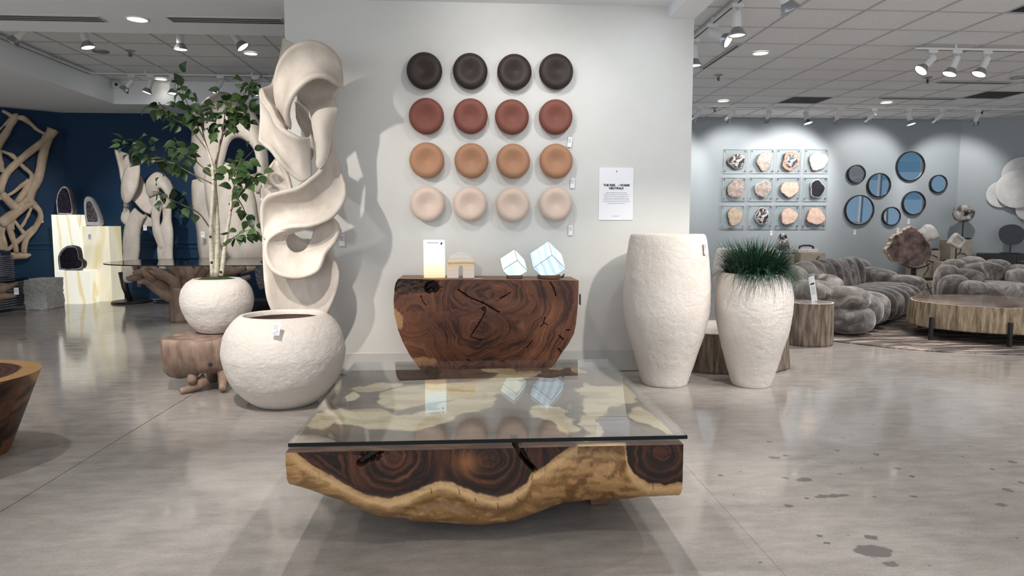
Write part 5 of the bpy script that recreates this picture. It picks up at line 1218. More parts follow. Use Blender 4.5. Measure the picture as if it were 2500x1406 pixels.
def root2(pts, rad, n=14):
    P = catmull([tuple(PY(x, y, Yw + d)) for x, y, d in pts], n); mbr.tube(P, np.interp(np.linspace(0, 1, n), np.linspace(0, 1, len(rad)), rad), 12)
root2([(-40, 700, 0), (-5, 704, -.05), (20, 700, -.06), (43, 690, -.06)], (.10, .09, .05, .02))
root2([(-40, 715, 0), (0, 722, -.05), (25, 722, -.06), (38, 722, -.06)], (.10, .06, .03, .02))
root2([(-50, 700, 0), (-45, 730, 0), (-45, 766, 0), (-45, 788, 0)], (.14, .13, .13, .14))
root2([(-30, 720, 0), (-5, 735, .05), (5, 715, .05)], (.09, .05, .03))
o = mbr.build('root_base', MT['root_dark'], rl_, smooth=True); rough_up(o.data, .01, 14)
Pg = PY(40, 686, Yw - .06)
g = MB().prismz([(Pg.x - .9, Yw - .5), (Pg.x - .15, Yw - .45), (Pg.x, Yw - .2), (Pg.x, Yw + .2), (Pg.x - .15, Yw + .45), (Pg.x - .9, Yw + .5)], Pg.z + .0, Pg.z + .012).build('glass_top', MT['glass'], rl_); g.data.materials.append(MT['glass_edge'])
for p in g.data.polygons:
    if abs(p.normal.z) < .5: p.material_index = 1
price_tag(PY(40, 711, Yw - .14), .06, .09, parent=rl_)

# ================================================================ DRIFTWOOD WALL LATTICE
MT['drift'] = mat('pale_driftwood', (.36, .26, .175), .75, col2=(.55, .43, .31), vscale=5, stretch=(1, 1, .5), bump=.35, bscale=25, bdist=.01)
def zl(x, y): return x / 3.5125, 250 + y / 3.5125
def on_left_wall(px_, py_, off):
    d = ray(px_, py_); n3 = np.array((nl.x, nl.y, 0)); a3 = np.array((-6.75, BL, 0)) + n3 * off
    t_ = ((a3 - CP) @ n3) / (d @ n3); return CP + d * t_
mbd = MB()
def stick(pts, rad, off=.12, n=14):
    P = catmull([tuple(on_left_wall(*zl(x, y), off)) for x, y in pts], n); mbd.tube(P, np.interp(np.linspace(0, 1, n), np.linspace(0, 1, len(rad)), np.array(rad) / 3.5125 / F_PX * 12.0), 10)
stick([(-30, 400), (40, 280), (90, 190), (130, 120), (128, 95)], (26, 26, 25, 25, 16))
stick([(20, 70), (60, 90), (110, 125)], (10, 12, 18)); stick([(130, 130), (200, 135), (260, 180), (320, 235), (400, 280)], (14, 22, 17, 15, 9)); stick([(-20, 250), (40, 190), (90, 140)], (9, 10, 12))
stick([(455, 235), (440, 265), (400, 310), (380, 340), (300, 390), (200, 470), (120, 540), (60, 600), (20, 680), (5, 780)], (44, 36, 36, 32, 28, 27, 27, 28, 26, 26))
stick([(430, 300), (390, 390), (360, 500), (340, 600), (310, 680), (270, 760), (260, 840), (300, 880)], (26, 34, 34, 34, 36, 34, 28, 26))
stick([(0, 415), (60, 435), (110, 460), (150, 500)], (10, 14, 22, 14)); stick([(170, 520), (220, 570), (265, 610), (275, 650), (250, 700), (190, 800), (140, 860)], (14, 18, 18, 20, 24, 26, 22))
stick([(0, 420), (10, 520), (25, 600)], (14, 16, 20)); stick([(250, 665), (180, 720), (100, 780), (0, 830)], (18, 16, 14, 14)); stick([(20, 780), (60, 830), (120, 890), (160, 910)], (24, 32, 36, 36))
stick([(300, 860), (240, 880), (160, 930), (80, 990), (0, 1040)], (22, 26, 34, 40, 46)); stick([(170, 890), (230, 840), (260, 800)], (22, 24, 26))
stick([(290, 880), (340, 930), (345, 990), (300, 1080), (240, 1150), (210, 1220), (205, 1300)], (26, 22, 20, 22, 22, 20, 22))
stick([(270, 900), (230, 990), (180, 1075)], (13, 13, 13)); stick([(120, 1010), (160, 1060), (210, 1130)], (12, 14, 16)); stick([(300, 1060), (220, 1130), (130, 1210), (60, 1270)], (12, 18, 20, 18))
stick([(70, 1010), (80, 1080), (100, 1150), (130, 1230), (140, 1290)], (22, 20, 22, 22, 20)); stick([(20, 1060), (20, 1140), (40, 1220), (50, 1290)], (24, 20, 22, 20)); stick([(0, 1040), (60, 1030), (110, 1000)], (30, 24, 16)); stick([(110, 1000), (110, 1090)], (10, 12))
stick([(20, 1320), (80, 1318), (150, 1315), (220, 1312), (268, 1304)], (34, 34, 30, 26, 9)); stick([(-20, 1100), (10, 1200), (30, 1290)], (20, 18, 22))
dw = thing('driftwood_lattice', 'pale driftwood branch lattice hanging on the left navy wall', 'wall decor', Vector(on_left_wall(20, 450, .1)))
o = mbd.build('branch_lattice', MT['drift'], dw, smooth=True); rough_up(o.data, .014, 9)
P = on_left_wall(102, 538, .05); price_tag(Vector(P), .04, .075, label='tiny price tag beside the driftwood lattice on the navy wall', rot=(0, 0, math.atan2(dl.y, dl.x)))

# ================================================================ ONYX LAMPS ON THE CONSOLE
MT['onyx_slab'] = onyx('blue_white_onyx_lit', [(0, (.84, .88, .90)), (.3, (.96, .98, 1)), (1, (1, 1, 1))], .85, 9, (.5, .5, 1.6), (0, .05, 0), 2.0, axis='Z', zr=(.30, [(.05, (.86, .62, .36)), (.3, (.97, .80, .52)), (.42, (.95, .95, .88)), (.55, (.74, .92, 1.0)), (1, (.76, .95, 1.0))]))
MT['onyx_arch'] = onyx('honey_onyx_added_glow', [(0, (.93, .90, .86)), (.3, (1, 1, 1)), (1, (1, 1, 1))], .28, 5, (.5, .5, 2), (0, .1, 0), 3, axis='Z', zr=(.205, [(.0, (.82, .72, .68)), (.25, (.88, .72, .58)), (.52, (.90, .68, .42)), (.60, (.62, .30, .06)), (.65, (.92, .74, .44)), (.8, (.86, .80, .72)), (1, (.84, .82, .78))]))  # the arch is no lamp; emission is added to brighten its stone
MT['onyx_cube_a'] = onyx('white_onyx_cube_lit', [(0, (.72, .93, .90)), (.4, (.82, .97, .95)), (1, (.90, 1, .98))], .75, 2.5, (1, 1, 1), (.4, .5, 0), 3)
MT['onyx_cube_b'] = onyx('blue_onyx_cube_lit', [(0, (.56, .78, .96)), (.35, (.70, .88, 1.0)), (.7, (.80, .94, 1.0)), (1, (.86, .98, 1))], .75, 5, (1, 1, 1), (.5, .3, .3), 3)
MT['seam'] = mat('grey_onyx_seam', (.30, .35, .38), .4)
YL = 5.42
def con_x(px_): return PY(px_, 678, YL).x
a, b = PY(1033, 676, YL), PY(1086, 586, YL)
sl_ = thing('onyx_lamp', 'glowing upright rectangular white onyx lamp on the console', 'lamp', ((a.x + b.x) / 2 + .0, YL + .05, ZCON + .005), .10)
w, h = (b.x - a.x) * .96, b.z - a.z + .01
MB().box((0, 0, h / 2), (w, .075, h)).build('onyx_block', MT['onyx_slab'], sl_, world=False, bevel=.006)
MB().box((-.012, -.0385, h - .022), (w * .55, .001, .014)).build('paper_label', MT['paper'], sl_, world=False)
MB().box((.055, -.0385, h - .028), (.012, .002, .018), rot=Euler((0, .5, 0))).build('dark_tag', MT['felt_navy'], sl_, world=False)
ar = thing('onyx_arch', 'small honey-coloured onyx arch between the lamp and the cubes on the console', 'sculpture', (PY(1125, 678, YL - .02).x, YL + .01, ZCON + .004))
a, b = PY(1092, 678, YL - .02), PY(1158, 616, YL - .02); W = (b.x - a.x) / 2; Hh = b.z - a.z + .004
out_ = [(W * math.cos(t_), Hh - W + W * math.sin(t_)) for t_ in np.linspace(0, PI, 25)]; iw = W * .155
inner = [(-iw, 0), (-iw, Hh - W - .02)] + [(iw * math.cos(t_), Hh - W - .02 + iw * 1.3 * math.sin(t_)) for t_ in np.linspace(PI, 0, 9)][1:-1] + [(iw, Hh - W - .02), (iw, 0)]
# arch as strips between outer and inner profile
mo_ = MB(); outer = [(W, 0)] + out_ + [(-W, 0)]; N_ = 40
def resamp(pts, n):
    P = np.array(pts); d = np.r_[0, np.cumsum(np.hypot(*np.diff(P, axis=0).T))]; s = np.linspace(0, d[-1], n); return np.stack([np.interp(s, d, P[:, 0]), np.interp(s, d, P[:, 1])], 1)
Ou, In = resamp(outer, N_), resamp(inner[::-1], N_); D_ = .075
vs = [(p[0], -D_ / 2, p[1]) for p in Ou] + [(p[0], -D_ / 2, p[1]) for p in In] + [(p[0], D_ / 2, p[1]) for p in Ou] + [(p[0], D_ / 2, p[1]) for p in In]
fs = []
for i in range(N_ - 1): fs += [(i, i + 1, N_ + i + 1, N_ + i), (2 * N_ + i, 3 * N_ + i, 3 * N_ + i + 1, 2 * N_ + i + 1), (i, 2 * N_ + i, 2 * N_ + i + 1, i + 1), (N_ + i, N_ + i + 1, 3 * N_ + i + 1, 3 * N_ + i)]
for i in (0, N_ - 1): fs.append((i, N_ + i, 3 * N_ + i, 2 * N_ + i))
mo_.add(vs, fs).build('onyx_arch_body', MT['onyx_arch'], ar, world=False, bevel=.005)
cd = MB().box((0, 0, 0), (.06, .045, .0015), .3).build('price_card', MT['paper']); cd.location = (PY(1167, 678, YL).x, YL - .06, ZCON + .004); tag(cd, 'small white price card lying on the console beside the onyx arch', 'price card')
def cube_lamp(pxc, pyc, size_px, pbase, label, m, rot, tag_at):
    Yc = YL + .03; c = PY(pxc, pyc, Yc); s = size_px / F_PX * Yc
    t = thing('cube_lamp', label, 'lamp', (PY(pbase[0], 680, Yc).x, Yc, ZCON), 0, 'tilted onyx cube lamps')
    hw = (PY(pbase[2], 680, Yc).x - PY(pbase[1], 680, Yc).x) / 2
    MB().lathe([(0, 0), (hw, 0), (hw, .021), (hw * .97, .024), (0, .024)], 40).build('wood_base', MT['dark_wood'], t, world=False, angle=40)
    R = rot
    cl = c - Vector((t.location.x, Yc, ZCON))
    # truncated lower corner rests in the wooden disc
    k = .5 * s; body = MB(); bm = bmesh.new(); bmesh.ops.create_cube(bm, size=s)
    for v in bm.verts: v.co = R @ v.co + cl
    bmesh.ops.bisect_plane(bm, geom=bm.verts[:] + bm.edges[:] + bm.faces[:], plane_co=(0, 0, .022), plane_no=(0, 0, -1), clear_outer=True)
    bmesh.ops.holes_fill(bm, edges=bm.edges)
    me = bpy.data.meshes.new('onyx_cube'); bm.to_mesh(me); bm.free(); me.materials.append(m); link_mesh('onyx_cube', me, t)
    C8 = [R @ Vector((x * k, y * k, z * k)) + cl for x in (-1, 1) for y in (-1, 1) for z in (-1, 1)]
    for i in range(8):
        for j in range(i + 1, 8):
            if bin(i ^ j).count('1') == 1 and min(C8[i].z, C8[j].z) > .0:
                MB().tube([C8[i], C8[j]], .0022, 6).build('seam', MT['seam'], t, world=False)
    P = R @ Vector((tag_at[0] * k, tag_at[1] * k, tag_at[2] * k)) + cl
    return t
# cube balanced on a corner: body diagonal upright, one upper corner turned to the viewer
up_axis = Vector((1, 1, 1)).normalized().rotation_difference(Vector((0, 0, 1))).to_matrix()
_u = up_axis @ Vector((1, -1, 1)); _spin0 = -PI / 2 - math.atan2(_u.y, _u.x)
def cube_rot(spin, roll): return Euler((0, roll, 0)).to_matrix() @ Euler((0, 0, _spin0 + spin)).to_matrix() @ up_axis
cube_lamp(1254, 646, 44, (1256, 1236, 1276), 'smaller glowing white onyx cube lamp balanced on a corner', MT['onyx_cube_a'], cube_rot(.16, .05), (0, 0, 0))
cube_lamp(1337, 637, 57, (1340, 1311, 1368), 'larger glowing blue-white onyx cube lamp balanced on a corner', MT['onyx_cube_b'], cube_rot(.10, .03), (0, 0, 0))
# small navy hang tag at the larger cube
P = PY(1371, 671, YL); o = MB().prism([(-.02, -.02), (.012, -.022), (.024, .018)], -.002, .002).build('hang_tag', MT['felt_navy']); o.location = (P.x, YL - .02, ZCON + .023); tag(o, 'small navy triangular hang tag standing by the larger onyx cube', 'price tag')

# ================================================================ RIGHT ROOM: PETRIFIED WOOD STUMPS
def bark_mat(name, c1, c2, sc=9):
    return mat(name, c1, .8, col2=c2, vscale=sc, stretch=(3.5, 3.5, .4), lo=.36, hi=.62, detail=8, bump=1.0, bscale=16, bstretch=(3, 3, .4), bdist=.04)
MT['bark'] = bark_mat('petrified_bark', (.12, .083, .058), (.40, .315, .24))
MT['bark_l'] = bark_mat('pale_petrified_bark', (.19, .135, .082), (.52, .40, .27), 8)
MT['petri_top'] = mat('polished_petrified_top', (.48, .36, .30), .18, col2=(.66, .57, .50), vscale=5, stretch=(1, 3, 1))
MT['petri_dark'] = mat('dark_petrified_top', (.045, .04, .042), .12, col2=(.42, .36, .33), vscale=8, stretch=(1, 2.5, 1), lo=.42, hi=.62)
MT['petri_brown'] = mat('brown_petrified_top', (.13, .085, .06), .1, col2=(.42, .29, .20), vscale=3.0, stretch=(1, 3.5, 1), lo=.35, hi=.68)
MT['petri_rim'] = mat('white_rind', (.70, .62, .55), .5)
def stump(name, label, loc, rx, ry, z0, z1, bark, top, seed, cat='side table', lob=.04, rim=.93, rz=0.0):
    t = thing(name, label, cat, loc, rz); n = 180
    rs = random.Random(seed); ph = [rs.uniform(0, 6.28) for _ in range(5)]
    def R(a, z): return 1 + lob * (math.sin(2 * a + ph[0]) + .7 * math.sin(3 * a + ph[1]) + .45 * math.sin(5 * a + ph[2])) * .6 + .030 * (float(vnoise(a * 13 + ph[3], z * 3.0 + ph[4])) - .5) + .028 * (float(vnoise(a * 31 + ph[4], z * 5.0 + ph[3])) - .5)
    A = [2 * PI * k / n for k in range(n)]
    zs = np.linspace(z0, z1, 16); vs = []; fs = []
    for z in zs:
        sl = 1.0 - .03 * ((z - z0) / (z1 - z0))
        for a in A: r = R(a, z) * sl; vs.append((rx * r * math.cos(a), ry * r * math.sin(a), z))
    for j in range(15):
        for i in range(n): fs.append((j * n + i, j * n + (i + 1) % n, (j + 1) * n + (i + 1) % n, (j + 1) * n + i))
    fs.append(tuple(range(n - 1, -1, -1))); MB().add(vs, fs).build('bark_side', bark, t, world=False, smooth=True)
    for s, nm, m, zt in ((.964, 'top_rind', MT['petri_rim'], z1 + .001), (.964 * rim, 'polished_top', top, z1 + .003)):
        MB().prismz([(rx * R(a, z1) * s * math.cos(a), ry * R(a, z1) * s * math.sin(a)) for a in A], zt - .003, zt).build(nm, m, t, world=False)
    return t
stump('stump_table', 'broad low petrified wood stump table behind the white urn planters', (2.33, 5.98, 0), .52, .48, 0, .335, MT['bark'], MT['petri_top'], 3, rim=.97)
ss = stump('stump_stool', 'small petrified wood stump stool with a dark polished top beside the sofa', (3.60, 6.98, 0), .245, .235, 0, .445, MT['bark'], MT['petri_dark'], 8, 'stool', lob=.02)
# standing card on the stool
P = PY(1996, 702, 6.98)
cdt = MB().box((0, 0, 0), (.075, .003, .27)).build('sign_card', MT['paper']); cdt.location = (3.63, 6.98, .448 + .135); cdt.rotation_euler = (0, -.22, .25)
MB().box((0, -.0018, .055), (.05, .0008, .018)).build('print', MT['ink'], cdt, world=False)
for k in range(6): MB().box((0, -.0018, .02 - k * .015), (.055, .0008, .004)).build('print', MT['inkgray'], cdt, world=False)
tag(cdt, 'tall narrow white info card leaning on the stump stool', 'sign')
ctr = stump('round_coffee_table', 'round petrified wood slab coffee table on black metal legs', (5.82, 7.28, 0), .80, .74, .135, .405, MT['bark_l'], MT['petri_brown'], 12, 'coffee table', lob=.03, rim=.985)
for px_, py_ in ((2277, 832), (2461, 848)):
    p = PZ(px_, py_, 0); dv = Vector((p.x - 5.82, p.y - 7.28, 0)).normalized() * .035; p = p + dv; MB().bb((p.x - .016, p.y - .016, .012), (p.x + .016, p.y + .016, .26)).build('leg', MT['black'], ctr)
for p in ((6.45, 7.75), (5.5, 7.95), (6.55, 6.9)): MB().bb((p[0] - .016, p[1] - .016, .012), (p[0] + .016, p[1] + .016, .26)).build('leg', MT['black'], ctr)
# rug
m, nt, b = _mat('striped_hide_rug'); L = nt.links.new
tc = nd(nt, 'ShaderNodeTexCoord'); mp = nd(nt, 'ShaderNodeMapping'); mp.inputs['Scale'].default_value = (1.1, 6, 1); mp.inputs['Rotation'].default_value = (0, 0, .15); L(tc.outputs['Object'], mp.inputs[0])
nz = nd(nt, 'ShaderNodeTexNoise', i_Scale=1.6, i_Detail=9.0, i_Roughness=.72, i_Distortion=.4); L(mp.outputs[0], nz.inputs['Vector'])
L(ramp(nt, nz.outputs[0], [(.36, (.022, .017, .015)), (.47, (.085, .066, .056)), (.53, (.20, .155, .13)), (.62, (.50, .42, .35)), (.70, (.12, .095, .08))]), b.inputs['Base Color']); b.inputs['Roughness'].default_value = .95
bp = nd(nt, 'ShaderNodeBump', i_Strength=.8, i_Distance=.02); L(nz.outputs[0], bp.inputs['Height']); L(bp.outputs[0], b.inputs['Normal'])
rg_poly = [(2.38 * math.cos(a) * (1 + .02 * math.sin(3 * a + 1) + .008 * math.sin(9 * a)), 2.42 * math.sin(a) * (1 + .02 * math.sin(3 * a + 1) + .008 * math.sin(11 * a))) for a in np.linspace(0, 2 * PI, 120, endpoint=False)]
rug = MB().prismz(rg_poly, .001, .011).build('area_rug', m, None, bevel=.003); rug.location = (5.75, 8.62, 0)
tag(rug, 'round striped brown and cream hide rug under the sofa and coffee table', 'rug')

# ================================================================ SOFA AND ARMCHAIR
m, nt, b = _mat('taupe_velvet'); L = nt.links.new
tc = nd(nt, 'ShaderNodeTexCoord'); geo = nd(nt, 'ShaderNodeNewGeometry')
nz = nd(nt, 'ShaderNodeTexNoise', i_Scale=4.5, i_Detail=6.0, i_Roughness=.6, i_Distortion=1.4); L(geo.outputs['Position'], nz.inputs['Vector'])
L(ramp(nt, nz.outputs[0], [(.32, (.045, .038, .034)), (.5, (.13, .114, .103)), (.66, (.32, .285, .26))]), b.inputs['Base Color'])
b.inputs['Roughness'].default_value = .8; b.inputs['Sheen Weight'].default_value = .5; b.inputs['Sheen Roughness'].default_value = .4
MT['velvet'] = m
def puff(parent, name, c, r, rot=(0, 0, 0), e=.62, n=24, mm=16, wr=.012):
    """soft super-ellipsoid cushion, parent-local"""
    f = lambda w, e_: math.copysign(abs(w) ** e_, w)
    vs = []; fs = []; R = Euler(rot).to_matrix()
    for j in range(mm + 1):
        v = -PI / 2 + PI * j / mm
        for i in range(n):
            u = 2 * PI * i / n
            vs.append(Vector((r[0] * f(math.cos(v), e) * f(math.cos(u), e), r[1] * f(math.cos(v), e) * f(math.sin(u), e), r[2] * f(math.sin(v), e))))
    for j in range(mm):
        for i in range(n): fs.append((j * n + i, j * n + (i + 1) % n, (j + 1) * n + (i + 1) % n, (j + 1) * n + i))
    fs += [tuple(range(n - 1, -1, -1)), tuple(mm * n + i for i in range(n))]
    o = MB().add([R @ p + Vector(c) for p in vs], fs).build(name, MT['velvet'], parent, world=False, smooth=True)
    if wr: rough_up(o.data, wr, 6, 2)
    return o
d_ = Vector((6.50 - 4.28, 9.30 - 7.24)).normalized(); rzs = math.atan2(d_.y, d_.x); fd = Vector((d_.y, -d_.x))
mid = Vector(((4.28 + 6.50) / 2, (7.24 + 9.30) / 2)) - fd * .50 + d_ * .0
sofa = thing('sofa', 'long taupe velvet sofa with plump channel-tufted cushions', 'sofa', (mid.x, mid.y, .016), rzs)
n_ch = 7; half = 1.04
for k in range(n_ch):
    x = -half + 2 * half * (k + .5) / n_ch; w = half / n_ch * 1.16
    puff(sofa, 'seat_channel', (x, -.16, .235), (w, .43, .215), e=.68)
    puff(sofa, 'back_channel', (x, .30, .50), (w, .17, .29), (-.2, 0, 0), e=.75)
for s in (-1, 1):
    puff(sofa, 'arm_front_lower', (s * 1.26, -.30, .16), (.25, .30, .155), e=.66)
    puff(sofa, 'arm_front_upper', (s * 1.25, -.26, .40), (.23, .28, .135), e=.72)
    puff(sofa, 'arm_side', (s * 1.30, .12, .36), (.22, .34, .24), e=.72)
    puff(sofa, 'arm_corner', (s * 1.22, .36, .44), (.24, .22, .31), e=.75)
    puff(sofa, 'arm_base', (s * 1.28, .15, .15), (.24, .42, .145), e=.6)
puff(sofa, 'back_base', (0, .36, .22), (1.1, .16, .21), e=.4)
puff(sofa, 'arm_cushion', (-1.08, .05, .52), (.17, .26, .13), (0, .3, 0), e=.8)
puff(sofa, 'arm_cushion', (1.08, .10, .50), (.17, .26, .13), (0, -.3, 0), e=.8)
Ya_ = 9.35
ac = thing('armchair', 'rounded taupe velvet armchair with plump cushions behind the round coffee table', 'armchair', (PY(2418, 730, Ya_).x, Ya_, .02), -.12)
puff(ac, 'seat_cushion', (0, -.12, .24), (.50, .46, .20), e=.6)
for k, (a, rr_, zc__, hz) in enumerate([(-.15, .56, .30, .25), (.45, .56, .40, .28), (1.0, .56, .47, .28), (1.57, .56, .50, .29), (2.14, .56, .47, .28), (2.69, .56, .40, .28), (3.29, .56, .30, .25)]):
    x, y = rr_ * math.cos(a), rr_ * math.sin(a) * .85
    puff(ac, 'back_channel', (x, y, zc__ - .02), (.22, .18, hz), (0, 0, a - PI / 2), e=.75)
puff(ac, 'back_cushion', (0, .22, .52), (.30, .14, .17), (-.2, 0, 0), e=.7)
puff(ac, 'side_cushion', (-.36, .02, .46), (.14, .26, .15), (0, .3, .4), e=.75); puff(ac, 'side_cushion', (.36, .02, .46), (.14, .26, .15), (0, -.3, -.4), e=.75)
puff(ac, 'arm_front', (-.46, -.34, .30), (.17, .2, .17), e=.75); puff(ac, 'arm_front', (.46, -.34, .30), (.17, .2, .17), e=.75)
puff(ac, 'base', (0, .0, .12), (.58, .5, .115), e=.5)

# ================================================================ BACK WALL: PETRIFIED SLICES ON CLEAR PANELS
YW = 12.15
def slice_mat(name, kind):
    m, nt, b = _mat(name); L = nt.links.new
    tc = nd(nt, 'ShaderNodeTexCoord'); sp = nd(nt, 'ShaderNodeSeparateXYZ'); L(tc.outputs['Object'], sp.inputs[0])
    nz = nd(nt, 'ShaderNodeTexNoise', i_Scale=14.0 if kind != 'blot' else 9.0, i_Detail=6.0, i_Roughness=.7, i_Distortion=.8); L(tc.outputs['Object'], nz.inputs['Vector'])
    at = nd(nt, 'ShaderNodeMath', operation='ARCTAN2'); L(sp.outputs[2], at.inputs[0]); L(sp.outputs[0], at.inputs[1])
    am = nd(nt, 'ShaderNodeMath', operation='MULTIPLY'); am.inputs[1].default_value = 9; L(at.outputs[0], am.inputs[0])
    cb = nd(nt, 'ShaderNodeCombineXYZ'); L(am.outputs[0], cb.inputs[0])
    n2 = nd(nt, 'ShaderNodeTexNoise', i_Scale=1.0, i_Detail=3.0); L(cb.outputs[0], n2.inputs['Vector'])
    ad = nd(nt, 'ShaderNodeMath', operation='ADD'); L(nz.outputs[0], ad.inputs[0]); L(n2.outputs[0], ad.inputs[1])
    hf = nd(nt, 'ShaderNodeMath', operation='MULTIPLY'); hf.inputs[1].default_value = .5; L(ad.outputs[0], hf.inputs[0])
    S = {'gray': [(.35, (.14, .11, .095)), (.5, (.36, .29, .25)), (.62, (.66, .58, .52))], 'pink': [(.35, (.42, .25, .18)), (.5, (.66, .47, .37)), (.62, (.78, .66, .58))],
         'tan': [(.35, (.42, .31, .21)), (.6, (.62, .50, .38))], 'black': [(.3, (.008, .008, .012)), (.7, (.02, .02, .03))], 'blot': [(.46, (.015, .015, .022)), (.52, (.30, .26, .25)), (.58, (.72, .66, .62))]}[kind]
    L(ramp(nt, nz.outputs[0] if kind in ('blot', 'black', 'tan') else hf.outputs[0], S), b.inputs['Base Color']); b.inputs['Roughness'].default_value = .35
    return m
SL = {k: slice_mat('petrified_' + k, k) for k in ('gray', 'pink', 'tan', 'black', 'blot')}
MT['rim_tan'] = mat('petrified_rim', (.30, .22, .16), .8, col2=(.55, .42, .33), vscale=20); MT['rim_pink'] = mat('petrified_pink_rim', (.35, .16, .11), .7, col2=(.62, .38, .28), vscale=18); MT['rim_white'] = mat('petrified_white_rim', (.66, .58, .52), .7)
def zw(x, y): return 1680 + x / 3.0488, 280 + y / 3.0488
COLX = [[(268, 440), (468, 645), (668, 840), (872, 1042)], [(260, 432), (460, 633), (660, 832), (862, 1036)], [(252, 424), (455, 628), (652, 828), (852, 1026)]]
ROWY = [(255, 433), (463, 637), (667, 842)]
SPEC = [[('blot', 'rim_tan', 62, 60, 'dark blotched slice with a tan rim'), ('gray', 'rim_tan', 58, 66, 'grey starburst slice'), ('blot', 'rim_pink', 66, 70, 'dark slice with a wide red-brown rim'), ('pink', 'rim_white', 66, 72, 'pale pink elongated slice')],
        [('gray', 'rim_tan', 66, 66, 'beige-grey radial slice'), ('gray', 'rim_white', 60, 62, 'grey slice with a white centre'), ('pink', 'rim_tan', 68, 62, 'peach rayed slice'), ('black', 'rim_white', 56, 68, 'solid black oval slice')],
        [('tan', 'rim_tan', 62, 64, 'plain sand-coloured slice'), ('blot', 'rim_white', 56, 60, 'black and white patterned slice'), ('pink', 'rim_tan', 68, 58, 'brown-rimmed marbled slice'), ('pink', 'rim_pink', 68, 68, 'pink ring-patterned slice')]]
rs = random.Random(21)
for r in range(3):
    for c in range(4):
        (xa, xb), (ya, yb) = COLX[r][c], ROWY[r]; kind, rim, rx, rz_, desc = SPEC[r][c]
        A_, B_ = PY(*zw(xa, ya), YW - .03), PY(*zw(xb, yb), YW - .03); w, h = B_.x - A_.x, A_.z - B_.z
        t = thing('petrified_wood_panel', f'{desc} of petrified wood on clear panel, {["top", "middle", "bottom"][r]} row', 'wall decor', ((A_.x + B_.x) / 2, YW, (A_.z + B_.z) / 2), 0, 'petrified wood slices on clear panels')
        MB().box((0, -.03, 0), (w, .008, h)).build('clear_panel', MT['acrylic'], t, world=False)
        MB().bb((-w / 2, -.0345, -h / 2), (w / 2, -.0255, -h / 2 + .004)).bb((-w / 2, -.0345, h / 2 - .004), (w / 2, -.0255, h / 2)).bb((-w / 2, -.0345, -h / 2), (-w / 2 + .004, -.0255, h / 2)).bb((w / 2 - .004, -.0345, -h / 2), (w / 2, -.0255, h / 2)).build('panel_edge', MT['tbar'], t, world=False)
        for sx in (-1, 1):
            for sz in (-1, 1): MB().lathe([(0, .0), (.011, 0), (.011, .04), (.009, .044), (0, .044)], 12, 'Y', (sx * (w / 2 - .035), 0, sz * (h / 2 - .035))).build('standoff', MT['chrome'], t, world=False)
        k_ = 1 / 3.0488 / F_PX * 12.2; ph = [rs.uniform(0, 6.28) for _ in range(4)]; tilt = rs.uniform(-.5, .5)
        def outline(s, n=44):
            o_ = []
            for i in range(n):
                a = 2 * PI * i / n; q = 1 + .07 * math.sin(2 * a + ph[0]) + .075 * math.sin(3 * a + ph[1]) + .05 * math.sin(5 * a + ph[2]) + .022 * math.sin(13 * a + ph[3])
                x, z = rx * k_ * s * q * math.cos(a), rz_ * k_ * s * q * math.sin(a); o_.append((x * math.cos(tilt) - z * math.sin(tilt) * .6 + .01, z * math.cos(tilt) + x * math.sin(tilt) * .6 - .005))
            return o_
        MB().prism(outline(1.0), -.075, -.035).build('slice_rim', MT[rim], t, world=False, bevel=.006)
        MB().prism(outline(.93 if rim != 'rim_pink' or kind == 'pink' else .72), -.0775, -.074).build('slice_face', SL[kind], t, world=False)
# mirrors
MIR = [(2091, 425, 23, 'small round black-framed mirror at the upper left of the cluster'), (2146, 452, 30, 'medium round mirror right of the upper left small one'), (2223, 406, 37, 'large round mirror at the top of the cluster'), (2291, 449, 22.5, 'small round mirror at the far right of the cluster'), (2098, 513, 37.5, 'large round mirror at the lower left of the cluster'), (2231, 496, 30, 'medium round mirror at the lower right of the cluster'), (2176, 528, 23.5, 'small round mirror at the bottom of the cluster')]
for i, (x, y, r, lb) in enumerate(MIR):
    P = PY(x, y, YW - .03); R = r / F_PX * 12.2
    t = thing('round_mirror', lb, 'mirror', (P.x, YW, P.z), 0, 'round wall mirrors')
    MB().lathe([(R - .018, .0), (R, .0), (R, .05), (R - .004, .054), (R - .016, .054), (R - .018, .05), (R - .018, .012)], 48, 'Y').build('frame', MT['black'], t, world=False, angle=40)
    tx, tz = [(.03, -.05), (.06, .03), (.05, .05), (-.03, .04), (.02, .05), (.04, -.02), (-.05, -.04)][i]
    o = MB().lathe([(0, .0), (R - .017, .0), (R - .017, .004), (0, .004)], 48, 'Y').build('mirror_glass', MT['mirror'], t, world=False); o.location = (0, -.028, 0); o.rotation_euler = (tz * .5, 0, tx * .5)
def back_tag(px_, py_, label, Y=YW - .004): price_tag(PY(px_, py_, Y), .045, .085, label)
back_tag(1883, 569, 'white price tag on the gray wall under the petrified slices'); back_tag(2087, 567, 'white price tag under the lower left large mirror'); back_tag(2218, 541, 'white price tag under the lower right medium mirror'); back_tag(2192, 562, 'white price tag under the small bottom mirror')

